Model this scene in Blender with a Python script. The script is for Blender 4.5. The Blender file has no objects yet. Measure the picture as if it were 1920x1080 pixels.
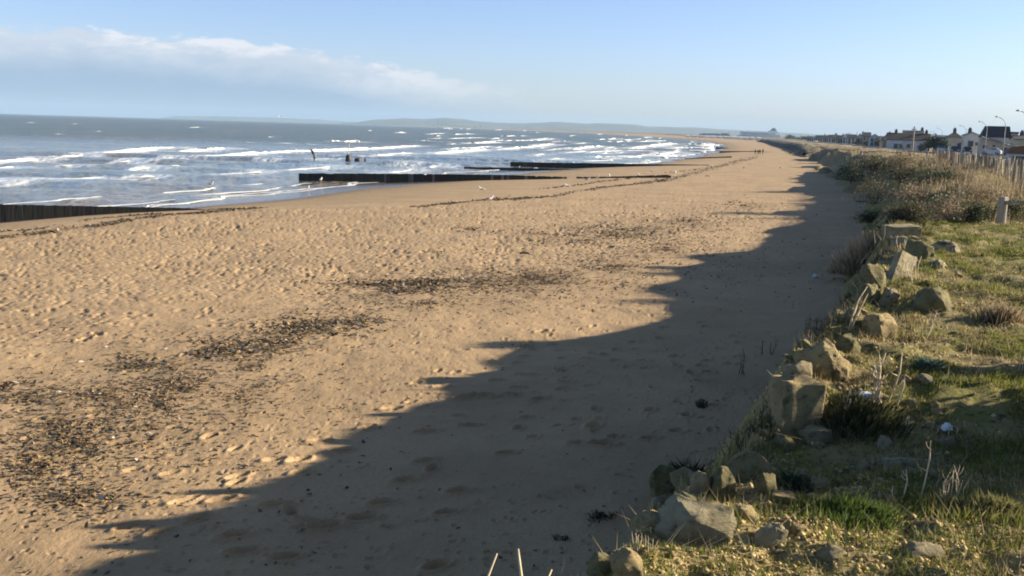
import bpy, bmesh, math, random
import numpy as np
from mathutils import Vector, Matrix, noise as mnoise

R = math.radians
sc = bpy.context.scene
COL = sc.collection
rng = np.random.default_rng(7)
random.seed(7)

# ------------------------------------------------------------------ camera
FPX = 1867.0
EYE = Vector((0, 0, 6.5))
ROLL = math.atan(0.0297)
PITCH = math.atan(299.4 / FPX)
CX = Vector((1, 0, 0))
CF = Vector((0, math.cos(PITCH), -math.sin(PITCH)))
CU0 = Vector((0, math.sin(PITCH), math.cos(PITCH)))
CR = math.cos(ROLL) * CX + math.sin(ROLL) * CU0
CU = -math.sin(ROLL) * CX + math.cos(ROLL) * CU0
cd = bpy.data.cameras.new('camera')
cam = bpy.data.objects.new('camera', cd)
COL.objects.link(cam)
cd.sensor_width = 36
cd.lens = FPX / 1920 * 36
cd.clip_start = 0.1
cd.clip_end = 60000
m = Matrix.Identity(4)
for i in range(3):
    m[i][0], m[i][1], m[i][2], m[i][3] = CR[i], CU[i], -CF[i], EYE[i]
cam.matrix_world = m
sc.camera = cam

# ------------------------------------------------------------------ light
SUN_EL, SUN_AZ = 18.5, 81.0
SKY_STRENGTH = 0.062
SUN_STRENGTH = 5.0
EXPOSURE = 1.25
sc.view_settings.view_transform = 'Standard'
sc.view_settings.look = 'None'
sc.view_settings.gamma = 1
sc.view_settings.use_curve_mapping = False
sc.view_settings.exposure = EXPOSURE
sc.render.filter_size = 1.9
try:
    sc.cycles.pixel_filter_type = 'BLACKMAN_HARRIS'
    sc.cycles.filter_width = 1.9
    sc.cycles.max_bounces = 6
    sc.cycles.volume_bounces = 0
    sc.cycles.caustics_reflective = False
except Exception:
    pass

w = bpy.data.worlds.new('World')
sc.world = w
w.use_nodes = True
nt = w.node_tree
nt.nodes.clear()


def N(nt, t, **kw):
    n = nt.nodes.new(t)
    for k, v in kw.items():
        setattr(n, k, v)
    return n


def math_node(nt, op, a, b=None, c=None, clamp=False):
    n = nt.nodes.new('ShaderNodeMath')
    n.operation = op
    n.use_clamp = clamp
    for i, v in enumerate((a, b, c)):
        if v is None:
            continue
        if isinstance(v, (int, float)):
            n.inputs[i].default_value = v
        else:
            nt.links.new(v, n.inputs[i])
    return n.outputs[0]


def mix_col(nt, fac, a, b, blend='MIX'):
    n = nt.nodes.new('ShaderNodeMix')
    n.data_type = 'RGBA'
    n.blend_type = blend
    for sock, v in ((n.inputs[0], fac), (n.inputs[6], a), (n.inputs[7], b)):
        if isinstance(v, (int, float)):
            sock.default_value = v
        elif isinstance(v, (tuple, list)):
            sock.default_value = (*v[:3], 1)
        else:
            nt.links.new(v, sock)
    return n.outputs[2]


def smooth(nt, v, lo, hi, to0=0.0, to1=1.0):
    n = nt.nodes.new('ShaderNodeMapRange')
    n.interpolation_type = 'SMOOTHSTEP'
    nt.links.new(v, n.inputs[0])
    for i, x in ((1, lo), (2, hi), (3, to0), (4, to1)):
        if isinstance(x, (int, float)):
            n.inputs[i].default_value = x
        else:
            nt.links.new(x, n.inputs[i])
    return n.outputs[0]


sky = N(nt, 'ShaderNodeTexSky', sky_type='NISHITA', sun_disc=False)
sky.sun_elevation = R(SUN_EL)
sky.sun_rotation = R(SUN_AZ)
sky.altitude = 0
sky.air_density = 1.0
sky.dust_density = 0.6
sky.ozone_density = 1.6
tc = N(nt, 'ShaderNodeTexCoord')
sep = N(nt, 'ShaderNodeSeparateXYZ')
nt.links.new(tc.outputs['Generated'], sep.inputs[0])
el = math_node(nt, 'ARCSINE', sep.outputs[2])
az = math_node(nt, 'ARCTAN2', sep.outputs[0], sep.outputs[1])
comb = N(nt, 'ShaderNodeCombineXYZ')
nt.links.new(math_node(nt, 'MULTIPLY', az, 1.0), comb.inputs[0])
nt.links.new(math_node(nt, 'MULTIPLY', el, 2.6), comb.inputs[1])
def wnoise(scale, detail, rough, off):
    mp = N(nt, 'ShaderNodeMapping')
    mp.inputs['Location'].default_value = off
    nt.links.new(comb.outputs[0], mp.inputs[0])
    n = N(nt, 'ShaderNodeTexNoise')
    n.inputs['Scale'].default_value = scale
    n.inputs['Detail'].default_value = detail
    n.inputs['Roughness'].default_value = rough
    nt.links.new(mp.outputs[0], n.inputs['Vector'])
    return n.outputs[0]
n1 = wnoise(15, 7, 0.58, (2.3, 0.4, 0))
n2 = wnoise(48, 6, 0.62, (7.1, 1.2, 0))
n3 = wnoise(5, 4, 0.5, (4.6, 3.3, 0))
# cloud bank low over the sea: its upper edge sinks towards the land side
edge = math_node(nt, 'ADD', smooth(nt, az, -0.34, 0.12, 0.077, 0.034),
                 math_node(nt, 'MULTIPLY', math_node(nt, 'SUBTRACT', n1, 0.5), 0.026))
edge = math_node(nt, 'ADD', edge, math_node(nt, 'MULTIPLY', math_node(nt, 'SUBTRACT', n2, 0.5), 0.022))
below = math_node(nt, 'SUBTRACT', edge, el)              # >0 inside the bank
mask = smooth(nt, below, -0.0005, 0.006)
mask = math_node(nt, 'MULTIPLY', mask, smooth(nt, az, 0.09, -0.18))
billow = smooth(nt, math_node(nt, 'ADD', n3, math_node(nt, 'MULTIPLY', math_node(nt, 'SUBTRACT', n2, 0.5), 0.55)), 0.42, 0.60)
crown = smooth(nt, below, 0.046, 0.002)                    # lit tops fade to grey-blue bases
lit = math_node(nt, 'MULTIPLY', crown, math_node(nt, 'ADD', math_node(nt, 'MULTIPLY', billow, 0.6), 0.62), clamp=True)
CL = 1.0
cloud_col = mix_col(nt, lit, (2.0, 3.0, 4.35), (6.3, 6.25, 6.5))
tint = mix_col(nt, smooth(nt, el, 0.0, 0.55), (0.96, 1.06, 1.54), (0.58, 0.61, 0.66))
skyc = mix_col(nt, 1.0, sky.outputs[0], tint, 'MULTIPLY')
final = mix_col(nt, math_node(nt, 'MULTIPLY', mask, 0.86), skyc, cloud_col)
bg = N(nt, 'ShaderNodeBackground')
bg.inputs[1].default_value = SKY_STRENGTH
nt.links.new(final, bg.inputs[0])
wo = N(nt, 'ShaderNodeOutputWorld')
nt.links.new(bg.outputs[0], wo.inputs[0])

sl = bpy.data.lights.new('sun', 'SUN')
sl.energy = SUN_STRENGTH
sl.angle = R(0.55)
sl.color = (1.0, 0.86, 0.66)
so = bpy.data.objects.new('sun', sl)
COL.objects.link(so)
sdir = Vector((math.cos(R(SUN_EL)) * math.sin(R(SUN_AZ)), math.cos(R(SUN_EL)) * math.cos(R(SUN_AZ)), math.sin(R(SUN_EL))))
so.rotation_euler = sdir.to_track_quat('Z', 'Y').to_euler()
so.location = (40, -10, 60)


# ------------------------------------------------------------------ object helpers
def tag(o, label=None, cat=None, group=None, kind=None):
    if label: o['label'] = label
    if cat: o['category'] = cat
    if group: o['group'] = group
    if kind: o['kind'] = kind
    return o


def link(name, me, mat=None, parent=None, loc=(0, 0, 0), rz=0.0):
    o = bpy.data.objects.new(name, me)
    COL.objects.link(o)
    if mat is not None and me is not None and not me.materials:
        me.materials.append(mat)
    o.parent = parent
    o.location = loc
    o.rotation_euler = (0, 0, rz)
    return o


def empty(name, loc, rz=0.0):
    o = bpy.data.objects.new(name, None)
    o.empty_display_size = 0.2
    COL.objects.link(o)
    o.location = loc
    o.rotation_euler = (0, 0, rz)
    return o


def np_mesh(name, V, Fq, smooth_shade=True, attrs=None, colors=None):
    """fast mesh from numpy: Fq (n,3) or (n,4)"""
    me = bpy.data.meshes.new(name)
    V = np.asarray(V, np.float32)
    Fq = np.asarray(Fq, np.int32)
    k = Fq.shape[1]
    me.vertices.add(len(V))
    me.vertices.foreach_set('co', V.ravel())
    me.loops.add(Fq.size)
    me.loops.foreach_set('vertex_index', Fq.ravel())
    me.polygons.add(len(Fq))
    me.polygons.foreach_set('loop_start', np.arange(0, Fq.size, k, dtype=np.int32))
    me.polygons.foreach_set('loop_total', np.full(len(Fq), k, np.int32))
    if smooth_shade:
        me.polygons.foreach_set('use_smooth', np.ones(len(Fq), bool))
    for an, av in (attrs or {}).items():
        a = me.attributes.new(an, 'FLOAT', 'POINT')
        a.data.foreach_set('value', np.asarray(av, np.float32).ravel())
    for an, av in (colors or {}).items():
        a = me.attributes.new(an, 'FLOAT_COLOR', 'POINT')
        c = np.ones((len(V), 4), np.float32)
        c[:, :3] = av
        a.data.foreach_set('color', c.ravel())
    me.update()
    me.validate()
    return me


def grid_faces(n, m, keep=None):
    idx = np.arange(n * m).reshape(n, m)
    q = np.stack([idx[:-1, :-1], idx[:-1, 1:], idx[1:, 1:], idx[1:, :-1]], -1).reshape(-1, 4)
    if keep is not None:
        q = q[keep.reshape(-1)]
    return q


def compact(V, q, *arrs):
    used = np.zeros(len(V), bool)
    used[q.ravel()] = True
    mp = np.cumsum(used) - 1
    return (V[used], mp[q]) + tuple(a[used] for a in arrs)


def bm_mesh(name, bm, smooth_shade=False):
    me = bpy.data.meshes.new(name)
    bmesh.ops.recalc_face_normals(bm, faces=bm.faces)
    bm.to_mesh(me)
    bm.free()
    if smooth_shade:
        me.polygons.foreach_set('use_smooth', np.ones(len(me.polygons), bool))
    return me


def bx(bm, x0, x1, y0, y1, z0, z1, rot=None, jit=0.0):
    vs = []
    for z in (z0, z1):
        for x, y in ((x0, y0), (x1, y0), (x1, y1), (x0, y1)):
            v = Vector((x, y, z))
            if jit:
                v += Vector((random.uniform(-jit, jit), random.uniform(-jit, jit), random.uniform(-jit, jit)))
            if rot is not None:
                v = rot @ v
            vs.append(bm.verts.new(v))
    for f in ((0, 3, 2, 1), (4, 5, 6, 7), (0, 1, 5, 4), (1, 2, 6, 5), (2, 3, 7, 6), (3, 0, 4, 7)):
        bm.faces.new([vs[i] for i in f])
    return vs


def box_mesh(name, *dims, bevel=0.0, jit=0.0):
    bm = bmesh.new()
    bx(bm, *dims, jit=jit)
    if bevel:
        bmesh.ops.bevel(bm, geom=bm.edges[:], offset=bevel, segments=1, affect='EDGES')
    return bm_mesh(name, bm)


def tube(bm, pts, radii, seg=6, cap=True):
    rings = []
    for i, p in enumerate(pts):
        p = Vector(p)
        a = Vector(pts[max(0, i - 1)]); b = Vector(pts[min(len(pts) - 1, i + 1)])
        d = (b - a).normalized()
        u = d.orthogonal().normalized() if i == 0 else (rings_u - d * rings_u.dot(d)).normalized()
        rings_u = u
        v = d.cross(u)
        r = radii[i] if isinstance(radii, (list, tuple)) else radii
        rings.append([bm.verts.new(p + r * (math.cos(2 * math.pi * k / seg) * u + math.sin(2 * math.pi * k / seg) * v)) for k in range(seg)])
    for a, b in zip(rings, rings[1:]):
        for k in range(seg):
            bm.faces.new((a[k], a[(k + 1) % seg], b[(k + 1) % seg], b[k]))
    if cap and seg > 2:
        bm.faces.new(rings[0][::-1]); bm.faces.new(rings[-1])


# ------------------------------------------------------------------ materials
def new_mat(name):
    mt = bpy.data.materials.new(name)
    mt.use_nodes = True
    nt = mt.node_tree
    b = nt.nodes['Principled BSDF']
    return mt, nt, b


def noise(nt, scale, detail=4, rough=0.55, vec=None, dist=0.0):
    n = nt.nodes.new('ShaderNodeTexNoise')
    n.inputs['Scale'].default_value = scale
    n.inputs['Detail'].default_value = detail
    n.inputs['Roughness'].default_value = rough
    n.inputs['Distortion'].default_value = dist
    if vec is not None:
        nt.links.new(vec, n.inputs['Vector'])
    return n.outputs[0]


def pos(nt, scale=(1, 1, 1)):
    g = nt.nodes.new('ShaderNodeNewGeometry')
    mp = nt.nodes.new('ShaderNodeMapping')
    mp.inputs['Scale'].default_value = scale
    nt.links.new(g.outputs['Position'], mp.inputs[0])
    return mp.outputs[0]


def objpos(nt, scale=(1, 1, 1)):
    g = nt.nodes.new('ShaderNodeTexCoord')
    mp = nt.nodes.new('ShaderNodeMapping')
    mp.inputs['Scale'].default_value = scale
    nt.links.new(g.outputs['Object'], mp.inputs[0])
    return mp.outputs[0]


def attr(nt, name, color=False):
    a = nt.nodes.new('ShaderNodeAttribute')
    a.attribute_name = name
    return a.outputs['Color' if color else 'Fac']


def bump(nt, b, h, strength, dist, normal=None):
    n = nt.nodes.new('ShaderNodeBump')
    n.inputs['Strength'].default_value = strength
    n.inputs['Distance'].default_value = dist
    nt.links.new(h, n.inputs['Height'])
    if normal is not None:
        nt.links.new(normal, n.inputs['Normal'])
    if b is not None:
        nt.links.new(n.outputs[0], b.inputs['Normal'])
    return n.outputs[0]


def simple(name, c1, c2=None, scale=3.0, rough=0.8, bs=0.0, bd=0.01, bscale=None, stretch=(1, 1, 1), metallic=0, world=True, lo=0.35, hi=0.65):
    mt, nt, b = new_mat(name)
    b.inputs['Roughness'].default_value = rough
    b.inputs['Metallic'].default_value = metallic
    v = pos(nt, stretch) if world else objpos(nt, stretch)
    c2 = c2 or tuple(x * 0.7 for x in c1)
    f = smooth(nt, noise(nt, scale, 5, 0.6, v), lo, hi)
    nt.links.new(mix_col(nt, f, c1, c2), b.inputs['Base Color'])
    if bs:
        bump(nt, b, noise(nt, bscale or scale * 4, 5, 0.6, v), bs, bd)
    return mt


# ------------------------------------------------------------------ numpy noise
def _h(ix, iy, seed):
    ix = ix.astype(np.int64); iy = iy.astype(np.int64)
    n = (ix * 374761393 + iy * 668265263 + seed * 974634777) & 0xFFFFFFFF
    n = ((n ^ (n >> 13)) * 1274126177) & 0xFFFFFFFF
    n = ((n ^ (n >> 16)) * 2246822519) & 0xFFFFFFFF
    return ((n ^ (n >> 13)) & 0xFFFFFF) / float(0xFFFFFF)


def vnoise(x, y, seed=0):
    x = np.asarray(x, float); y = np.asarray(y, float)
    ix = np.floor(x); iy = np.floor(y)
    fx = x - ix; fy = y - iy
    fx = fx * fx * fx * (fx * (fx * 6 - 15) + 10); fy = fy * fy * fy * (fy * (fy * 6 - 15) + 10)
    a = _h(ix, iy, seed); b = _h(ix + 1, iy, seed); c = _h(ix, iy + 1, seed); d = _h(ix + 1, iy + 1, seed)
    return (a + (b - a) * fx) * (1 - fy) + (c + (d - c) * fx) * fy - 0.5


def fbm(x, y, seed=0, octv=4, gain=0.5):
    s = 0.0; a = 1.0; tot = 0
    for o in range(octv):
        s = s + a * vnoise(x * 2 ** o + o * 17.3, y * 2 ** o - o * 9.1, seed + o)
        a *= gain
    return s


def sstep(v, lo, hi):
    t = np.clip((np.asarray(v, float) - lo) / (hi - lo), 0, 1)
    return t * t * (3 - 2 * t)


def pits(x, y, cell, prob, seed, rl, rw, depth, rim=0.35, ang0=0.0, angspread=1.0):
    """sum of elongated dents with a raised rim on a jittered grid"""
    ix = np.floor(x / cell); iy = np.floor(y / cell)
    out = np.zeros_like(x)
    for dx in (-1, 0, 1):
        for dy in (-1, 0, 1):
            jx = ix + dx; jy = iy + dy
            on = _h(jx, jy, seed) < prob
            cx = (jx + 0.15 + 0.7 * _h(jx, jy, seed + 1)) * cell
            cy = (jy + 0.15 + 0.7 * _h(jx, jy, seed + 2)) * cell
            an = ang0 + (_h(jx, jy, seed + 3) - 0.5) * math.pi * angspread
            sz = 0.7 + 0.6 * _h(jx, jy, seed + 4)
            ca = np.cos(an); sa = np.sin(an)
            u = ((x - cx) * ca + (y - cy) * sa) / (rl * sz)
            v = (-(x - cx) * sa + (y - cy) * ca) / (rw * sz)
            r2 = u * u + v * v
            out += on * depth * sz * (-np.exp(-r2 * 1.6) + rim * np.exp(-((np.sqrt(r2) - 1.25) / 0.33) ** 2))
    return out


# ------------------------------------------------------------------ plan of the coast (metres; +Y is the view direction, sea level z = 0)
_ys = [-60, 0, 40, 60, 77, 107, 148, 177, 225, 264, 397, 687, 1060, 1480, 2316, 3000, 4500, 7000, 10000, 16000]
_xs = [-70, -50, -37, -30.5, -24.5, -17.5, -3.5, 11, 33, 44, 78.5, 137, 181, 184, 161, 70, -260, -900, -1900, -3600]
_yc = [-60, 0, 20, 43.7, 54, 61, 66, 77, 115, 150, 263, 400, 687, 1060, 1480, 2316, 3000, 4500, 7000, 10000, 16000]
_xc = [-55, -36, -30, -22.7, -19.2, -15, -7.5, -0.5, 17.3, 27, 60.4, 93, 152, 200, 215, 190, 100, -200, -820, -1800, -3500]
_yt = [-60, -20, 0, 4.5, 8.5, 15, 24.4, 32, 41.8, 62, 90, 131, 200, 277, 400, 700, 1089, 1500, 2200, 3500, 5000, 7000, 10000, 16000]
_xt = [-33, -13, -3.0, -0.85, 1.1, 4.0, 7.9, 10.8, 14.4, 22.3, 31, 42.8, 62, 80, 112, 180, 256, 285, 320, 250, -100, -700, -1650, -3300]
_yw = [-20, 4.5, 8.5, 15, 24.4, 27, 32, 60, 131, 400, 1000, 16000]
_ww = [1.4, 1.35, 1.3, 1.6, 1.6, 2.2, 3.4, 3.8, 4.0, 9, 14, 40]
XS = lambda y: np.interp(y, _ys, _xs)
XC = lambda y: np.interp(y, _yc, _xc)
XT = lambda y: np.interp(y, _yt, _xt)
WW = lambda y: np.interp(y, _yw, _ww)


def beach_base(x, y):
    x = np.asarray(x, float); y = np.asarray(y, float)
    xs, xc, xt = XS(y), XC(y), XT(y)
    xs = xs + np.clip(fbm(y * 0.05, y * 0 + 3, 3, 2) * 5, -3, 3) * np.clip(y / 200, 0.3, 1)
    t = (x - xs) / np.maximum(xc - xs, 1)
    z = np.where(t < 0, np.maximum(t * 1.1, -1.6), 1.22 * (1 - (1 - np.clip(t, 0, 1)) ** 1.35))
    t2 = np.clip((x - xc) / np.maximum(xt - xc, 1), 0, 1.3)
    return z + 0.38 * t2


def tramp_mask(x, y):
    d = (x + 12) * -0.728 + (y - 22.6) * 0.685
    inner = sstep(x - XC(y), -0.5, 2.0)
    return sstep(d + fbm(x * 0.25, y * 0.25, 41, 3) * 5, -2.5, 3.5) * inner


def near_prints(x, y):
    # scattered footprints in the smoother sand between the wrack and the bank
    tr = sstep(fbm(x * 0.22 + 5, y * 0.22, 61, 2), -0.26, 0.10)
    q = pits(x, y, 0.66, 0.52, 100, 0.125, 0.062, 0.062, 0.45, ang0=0.9, angspread=0.5) * tr
    q = q + pits(x + 3, y, 1.9, 0.5, 120, 0.16, 0.08, 0.065, 0.5, ang0=0.7, angspread=0.6) * tr
    q = q + pits(x + 5.1, y + 2.2, 0.24, 0.55, 160, 0.05, 0.03, 0.016, 0.4) * (.4 + .8 * sstep(fbm(x * .7, y * .7, 63, 2), -.15, .2))
    q = q + pits(x + 1.3, y + 7, 0.5, 0.35, 140, 0.05, 0.03, 0.020, 0.4)
    return q


PRINTS = []          # a few deep single footprints: x, y, heading, size
def deep_prints(x, y):
    out = np.zeros_like(x)
    for (a, b, h, k) in PRINTS:
        m_ = (np.abs(x - a) < .9) & (np.abs(y - b) < .9)
        if not m_.any():
            continue
        ca, sa = math.cos(h), math.sin(h)
        u = ((x[m_] - a) * ca + (y[m_] - b) * sa) / (0.135 * k); v = (-(x[m_] - a) * sa + (y[m_] - b) * ca) / (0.065 * k)
        r2 = u * u + v * v
        out[m_] += -0.070 * k * np.exp(-r2 ** 1.5) + 0.030 * k * np.exp(-((np.sqrt(r2) - 1.35) / .3) ** 2)
    return out


def beach_detail(x, y):
    r = np.hypot(x, y)
    tm = tramp_mask(x, y)
    inner = sstep(x - XC(y), -1.5, 1.0)
    near = 1 - sstep(r, 60, 95)
    z = fbm(x * 0.35, y * 0.35, 11, 4) * 0.07 * (0.3 + 0.7 * inner)
    z = z + fbm(x * 2.0, y * 2.0, 15, 3) * 0.016 * inner * near
    dd = (pits(x, y, 0.31, 0.66, 200, 0.105, 0.065, 0.050, 0.18) + pits(x + 9, y + 4, 0.62, 0.5, 220, 0.16, 0.085, 0.075, 0.2)
          + fbm(x * 3.2, y * 3.2, 21, 3) * 0.018) * tm * near * (0.45 + 0.55 * sstep(fbm(x * .5, y * .5, 24, 2), -.2, .2))
    dd = dd + near_prints(x, y) * (1 - tm) * (1 - sstep(r, 40, 60)) * inner
    return z + dd + deep_prints(x, y)


def beach_h(x, y):
    return beach_base(x, y) + beach_detail(np.asarray(x, float), np.asarray(y, float))


def bank_h(x, y, detail=True):
    x = np.asarray(x, float); y = np.asarray(y, float)
    xt, ww = XT(y), WW(y)
    s = x - xt
    nearb = 1 - sstep(y, 24.0, 25.6)                     # the mown lawn terrace by the camera
    if detail:
        s = s + nearb * (fbm(x * 0.55, y * 0.55, 31, 3) * 0.32)
        s = s + (1 - nearb) * (fbm(x * 0.15, y * 0.15, 32, 3) * 3.0 * np.clip(y / 60, 0.5, 4))
    r = np.clip(s / ww, -0.5, 1)
    prof = np.where(r < 0, r, np.clip(r, 0, 1) ** 0.85)
    prof = prof - 0.10 * np.sin(np.clip(r, 0, 1) * math.pi) * nearb * 0
    inl = s - ww
    top_near = 4.5 - 0.52 * np.exp(-((y - 6.8) / 0.85) ** 2) * np.exp(-np.clip(inl, 0, 99) / 2.2) \
        + 0.08 * np.exp(-((y - 4.6) / 0.7) ** 2)
    top_dune = np.interp(y, [24, 26, 28, 34, 46, 90, 140, 300, 600], [4.4, 4.4, 4.5, 4.75, 4.8, 4.8, 4.4, 3.7, 3.2])
    top_dune = top_dune - 0.5 * sstep(inl, 1.2, 3.2) * np.exp(-((y - 27.2) / 1.6) ** 2)
    top_dune = top_dune - 0.45 * sstep(inl, 1.5, 4.0) * (1 - sstep(y, 110, 150))
    fall = sstep(inl, 7, 22)
    top_dune = top_dune * (1 - fall) + 3.0 * fall
    lawn_end = nearb
    top = top_near * lawn_end + top_dune * (1 - lawn_end)
    z = 1.35 + (top - 1.35) * prof
    if detail:
        onb = sstep(r, -0.1, 0.4)
        z = z + onb * nearb * (fbm(x * 1.3, y * 1.3, 33, 4) * 0.10 + fbm(x * 5, y * 5, 35, 3) * 0.05)
        z = z + onb * nearb * fbm(x * 2.6, y * 2.6, 38, 3) * 0.16 * (1 - sstep(inl, -0.2, 1.6))
        z = z + onb * (1 - nearb) * (fbm(x * 0.3, y * 0.3, 37, 4) * 0.55 * (1 - 0.7 * fall)) * np.clip(1 - (y - 200) / 800, 0.2, 1)
    return z


def ground(x, y):
    return np.maximum(beach_base(x, y), bank_h(x, y))


def ray(px, py):
    px, py = float(px), float(py)
    return (CF + (px - 960) / FPX * CR + (540 - py) / FPX * CU)


def at_z(px, py, z):
    d = ray(px, py)
    t = (float(z) - EYE.z) / d.z
    return EYE + d * t


def at_depth(px, depth, z):
    """a point at the given distance along +Y, seen at image column px, at height z"""
    # solve column for a point (x, depth, z)
    px, depth, z = float(px), float(depth), float(z)
    dy = Vector((0, depth, z)) - EYE
    k = (px - 960) / FPX
    # ((x*CX + dy).CR)/((x*CX+dy).CF) = k
    x = (k * dy.dot(CF) - dy.dot(CR)) / (CX.dot(CR) - k * CX.dot(CF))
    return Vector((x, depth, z))


def z_at(py, px, depth):
    """height at the given distance that shows at row py, column px"""
    d = ray(px, py)
    return EYE.z + d.z / d.y * depth


def on_ground(px, py):
    d = ray(px, py)
    t = np.geomspace(3.0, 3000, 5000)
    X = d.x * t; Y = d.y * t; Z = EYE.z + d.z * t
    g = ground(X, Y)
    hit = np.nonzero(Z <= g)[0]
    i = hit[0] if len(hit) else len(t) - 1
    return Vector((X[i], Y[i], g[i]))


# ------------------------------------------------------------------ beach sheet
for i, (px, py, h, k) in enumerate([(157, 630, 1.2, 1.5), (182, 620, 2.4, 1.4), (186, 584, 1.3, 1.3), (72, 610, .8, 1.2), (445, 892, .9, 1.2), (415, 937, .6, 1.25), (560, 864, .8, 1.3), (600, 828, .3, 1.2), (688, 804, .8, 1.1), (735, 770, .5, 1.3), (800, 812, .4, 1.4), (830, 728, .5, 1.2), (875, 748, .6, 1.6), (905, 745, .3, 1.3),
                                    (930, 716, .6, 1.1), (608, 992, .5, 1.4), (520, 950, .4, 1.3), (545, 965, 2.0, 1.2), (440, 1010, .5, 1.3), (716, 946, .6, 1.2), (680, 975, .3, 1.3), (370, 975, 1.0, 1.2), (455, 1040, .4, 1.3), (535, 1052, .6, 1.2), (1085, 838, .3, 1.2), (1130, 840, .2, 1.5), (1218, 829, .4, 1.1), (950, 858, .4, 1.1),
                                    (820, 1068, .7, 1.2), (860, 930, .5, 1.1), (838, 968, .4, 1.1), (760, 905, .5, 1.2), (640, 845, .5, 1.2), (985, 650, .9, 1.3), (1015, 622, .9, 1.4), (960, 742, .5, 1.1), (1010, 750, .6, 1.1), (880, 800, .4, 1.2), (800, 870, .4, 1.2), (810, 885, 1.4, 1.1), (340, 940, .8, 1.1), (300, 1000, .6, 1.1), (240, 985, .7, 1.1)]):
    _q = at_z(px, py, 1.5)
    PRINTS.append((_q.x, _q.y, h, k))
NA, = (860,)
azs = np.radians(np.linspace(-37, 33, NA))
dep = np.concatenate([np.arange(900, 40, -1.75), np.arange(40, 8, -0.8), np.geomspace(8, 0.85, 70)])
rr = 5.0 / np.tan(np.clip(dep, 0.5, None) / FPX)
rr = np.concatenate([[2.0, 4.0, 6.0, 8.0], rr])
A, RR = np.meshgrid(azs, rr)
BXx = RR * np.sin(A); BYy = RR * np.cos(A)
bz = beach_h(BXx, BYy)
mid = lambda a: 0.25 * (a[:-1, :-1] + a[1:, :-1] + a[:-1, 1:] + a[1:, 1:])
keep = (mid(bz) > -1.45) & (mid(BXx) < mid(XT(BYy)) + 2.5 + 0.004 * mid(BYy))
hb = beach_base(BXx, BYy)
V = np.stack([BXx, BYy, bz], -1).reshape(-1, 3)
wet = (1 - sstep(hb + fbm(BXx * 0.12, BYy * 0.05, 51, 3) * 0.25, 0.22, 0.58)).ravel()
damp = (1 - sstep(hb + fbm(BXx * 0.1, BYy * 0.1, 52, 3) * 0.3, 0.5, 1.15)).ravel()
tm_ = tramp_mask(BXx, BYy).ravel()
q = grid_faces(*BXx.shape, keep)
V, q, wet, damp, tm_ = compact(V, q, wet, damp, tm_)

WRACK = []          # (centre, long axis, short axis, angle, strength): patches of dark weed on the sand
def patch(px, py, rx, ry, n, st=0.0):
    WRACK.append((px, py, rx, ry, n, st))
patch(110, 800, 130, 90, 480, .3); patch(60, 870, 90, 60, 260, .26); patch(190, 740, 170, 60, 300, .2)
patch(60, 745, 60, 10, 200, .6); patch(280, 680, 65, 16, 300, .8); patch(410, 652, 60, 16, 380, .9); patch(470, 690, 60, 25, 180, .4)
patch(330, 720, 150, 40, 380, .2); patch(580, 612, 75, 20, 480, .8); patch(660, 600, 60, 14, 200, .5); patch(240, 640, 200, 60, 140, .1)
patch(700, 530, 75, 9, 460, .9); patch(800, 528, 90, 14, 520, .8); patch(900, 525, 110, 18, 420, .5); patch(760, 545, 120, 16, 260, .4)
patch(1020, 530, 150, 28, 420, .3); patch(1150, 500, 140, 25, 300, .35); patch(800, 570, 220, 25, 260, .1)
patch(1180, 430, 130, 16, 460, .7); patch(1290, 415, 90, 14, 300, .6); patch(1000, 436, 90, 4, 110, .5); patch(880, 425, 25, 4, 60, .6)
patch(1100, 450, 200, 24, 360, .2); patch(1390, 385, 60, 14, 160, .5); patch(0, 720, 60, 14, 100, .6); patch(820, 470, 10, 3, 20, .6)
patch(540, 640, 90, 26, 160, .3); patch(130, 930, 140, 40, 260, .15); patch(420, 740, 200, 60, 260, .08)
patch(1000, 520, 330, 50, 1300, .1); patch(1150, 440, 250, 36, 900, .1); patch(300, 760, 300, 120, 700, .05); patch(1250, 470, 200, 40, 700, .1); patch(150, 830, 200, 120, 600, .1); patch(500, 650, 260, 60, 500, .1)
stain = np.zeros(len(V))
for (px, py, rx, ry, n, st) in WRACK:
    if st < 0.25:
        continue
    c = at_z(px, py, 1.5)
    a = at_z(px + rx, py, 1.5) - c
    b = at_z(px, py - ry, 1.5) - c
    la, lb = a.length, b.length
    ua, ub = a / la, b / lb
    dx, dy = V[:, 0] - c.x, V[:, 1] - c.y
    det = ua.x * ub.y - ua.y * ub.x
    u = (dx * ub.y - dy * ub.x) / det / la
    v = (ua.x * dy - ua.y * dx) / det / lb
    stain = np.maximum(stain, st * np.exp(-(u * u + v * v) * 1.3))
stain *= sstep(fbm(V[:, 0] * 1.2, V[:, 1] * 1.2, 71, 4) + stain * 0.5, -0.1, 0.45)

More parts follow.
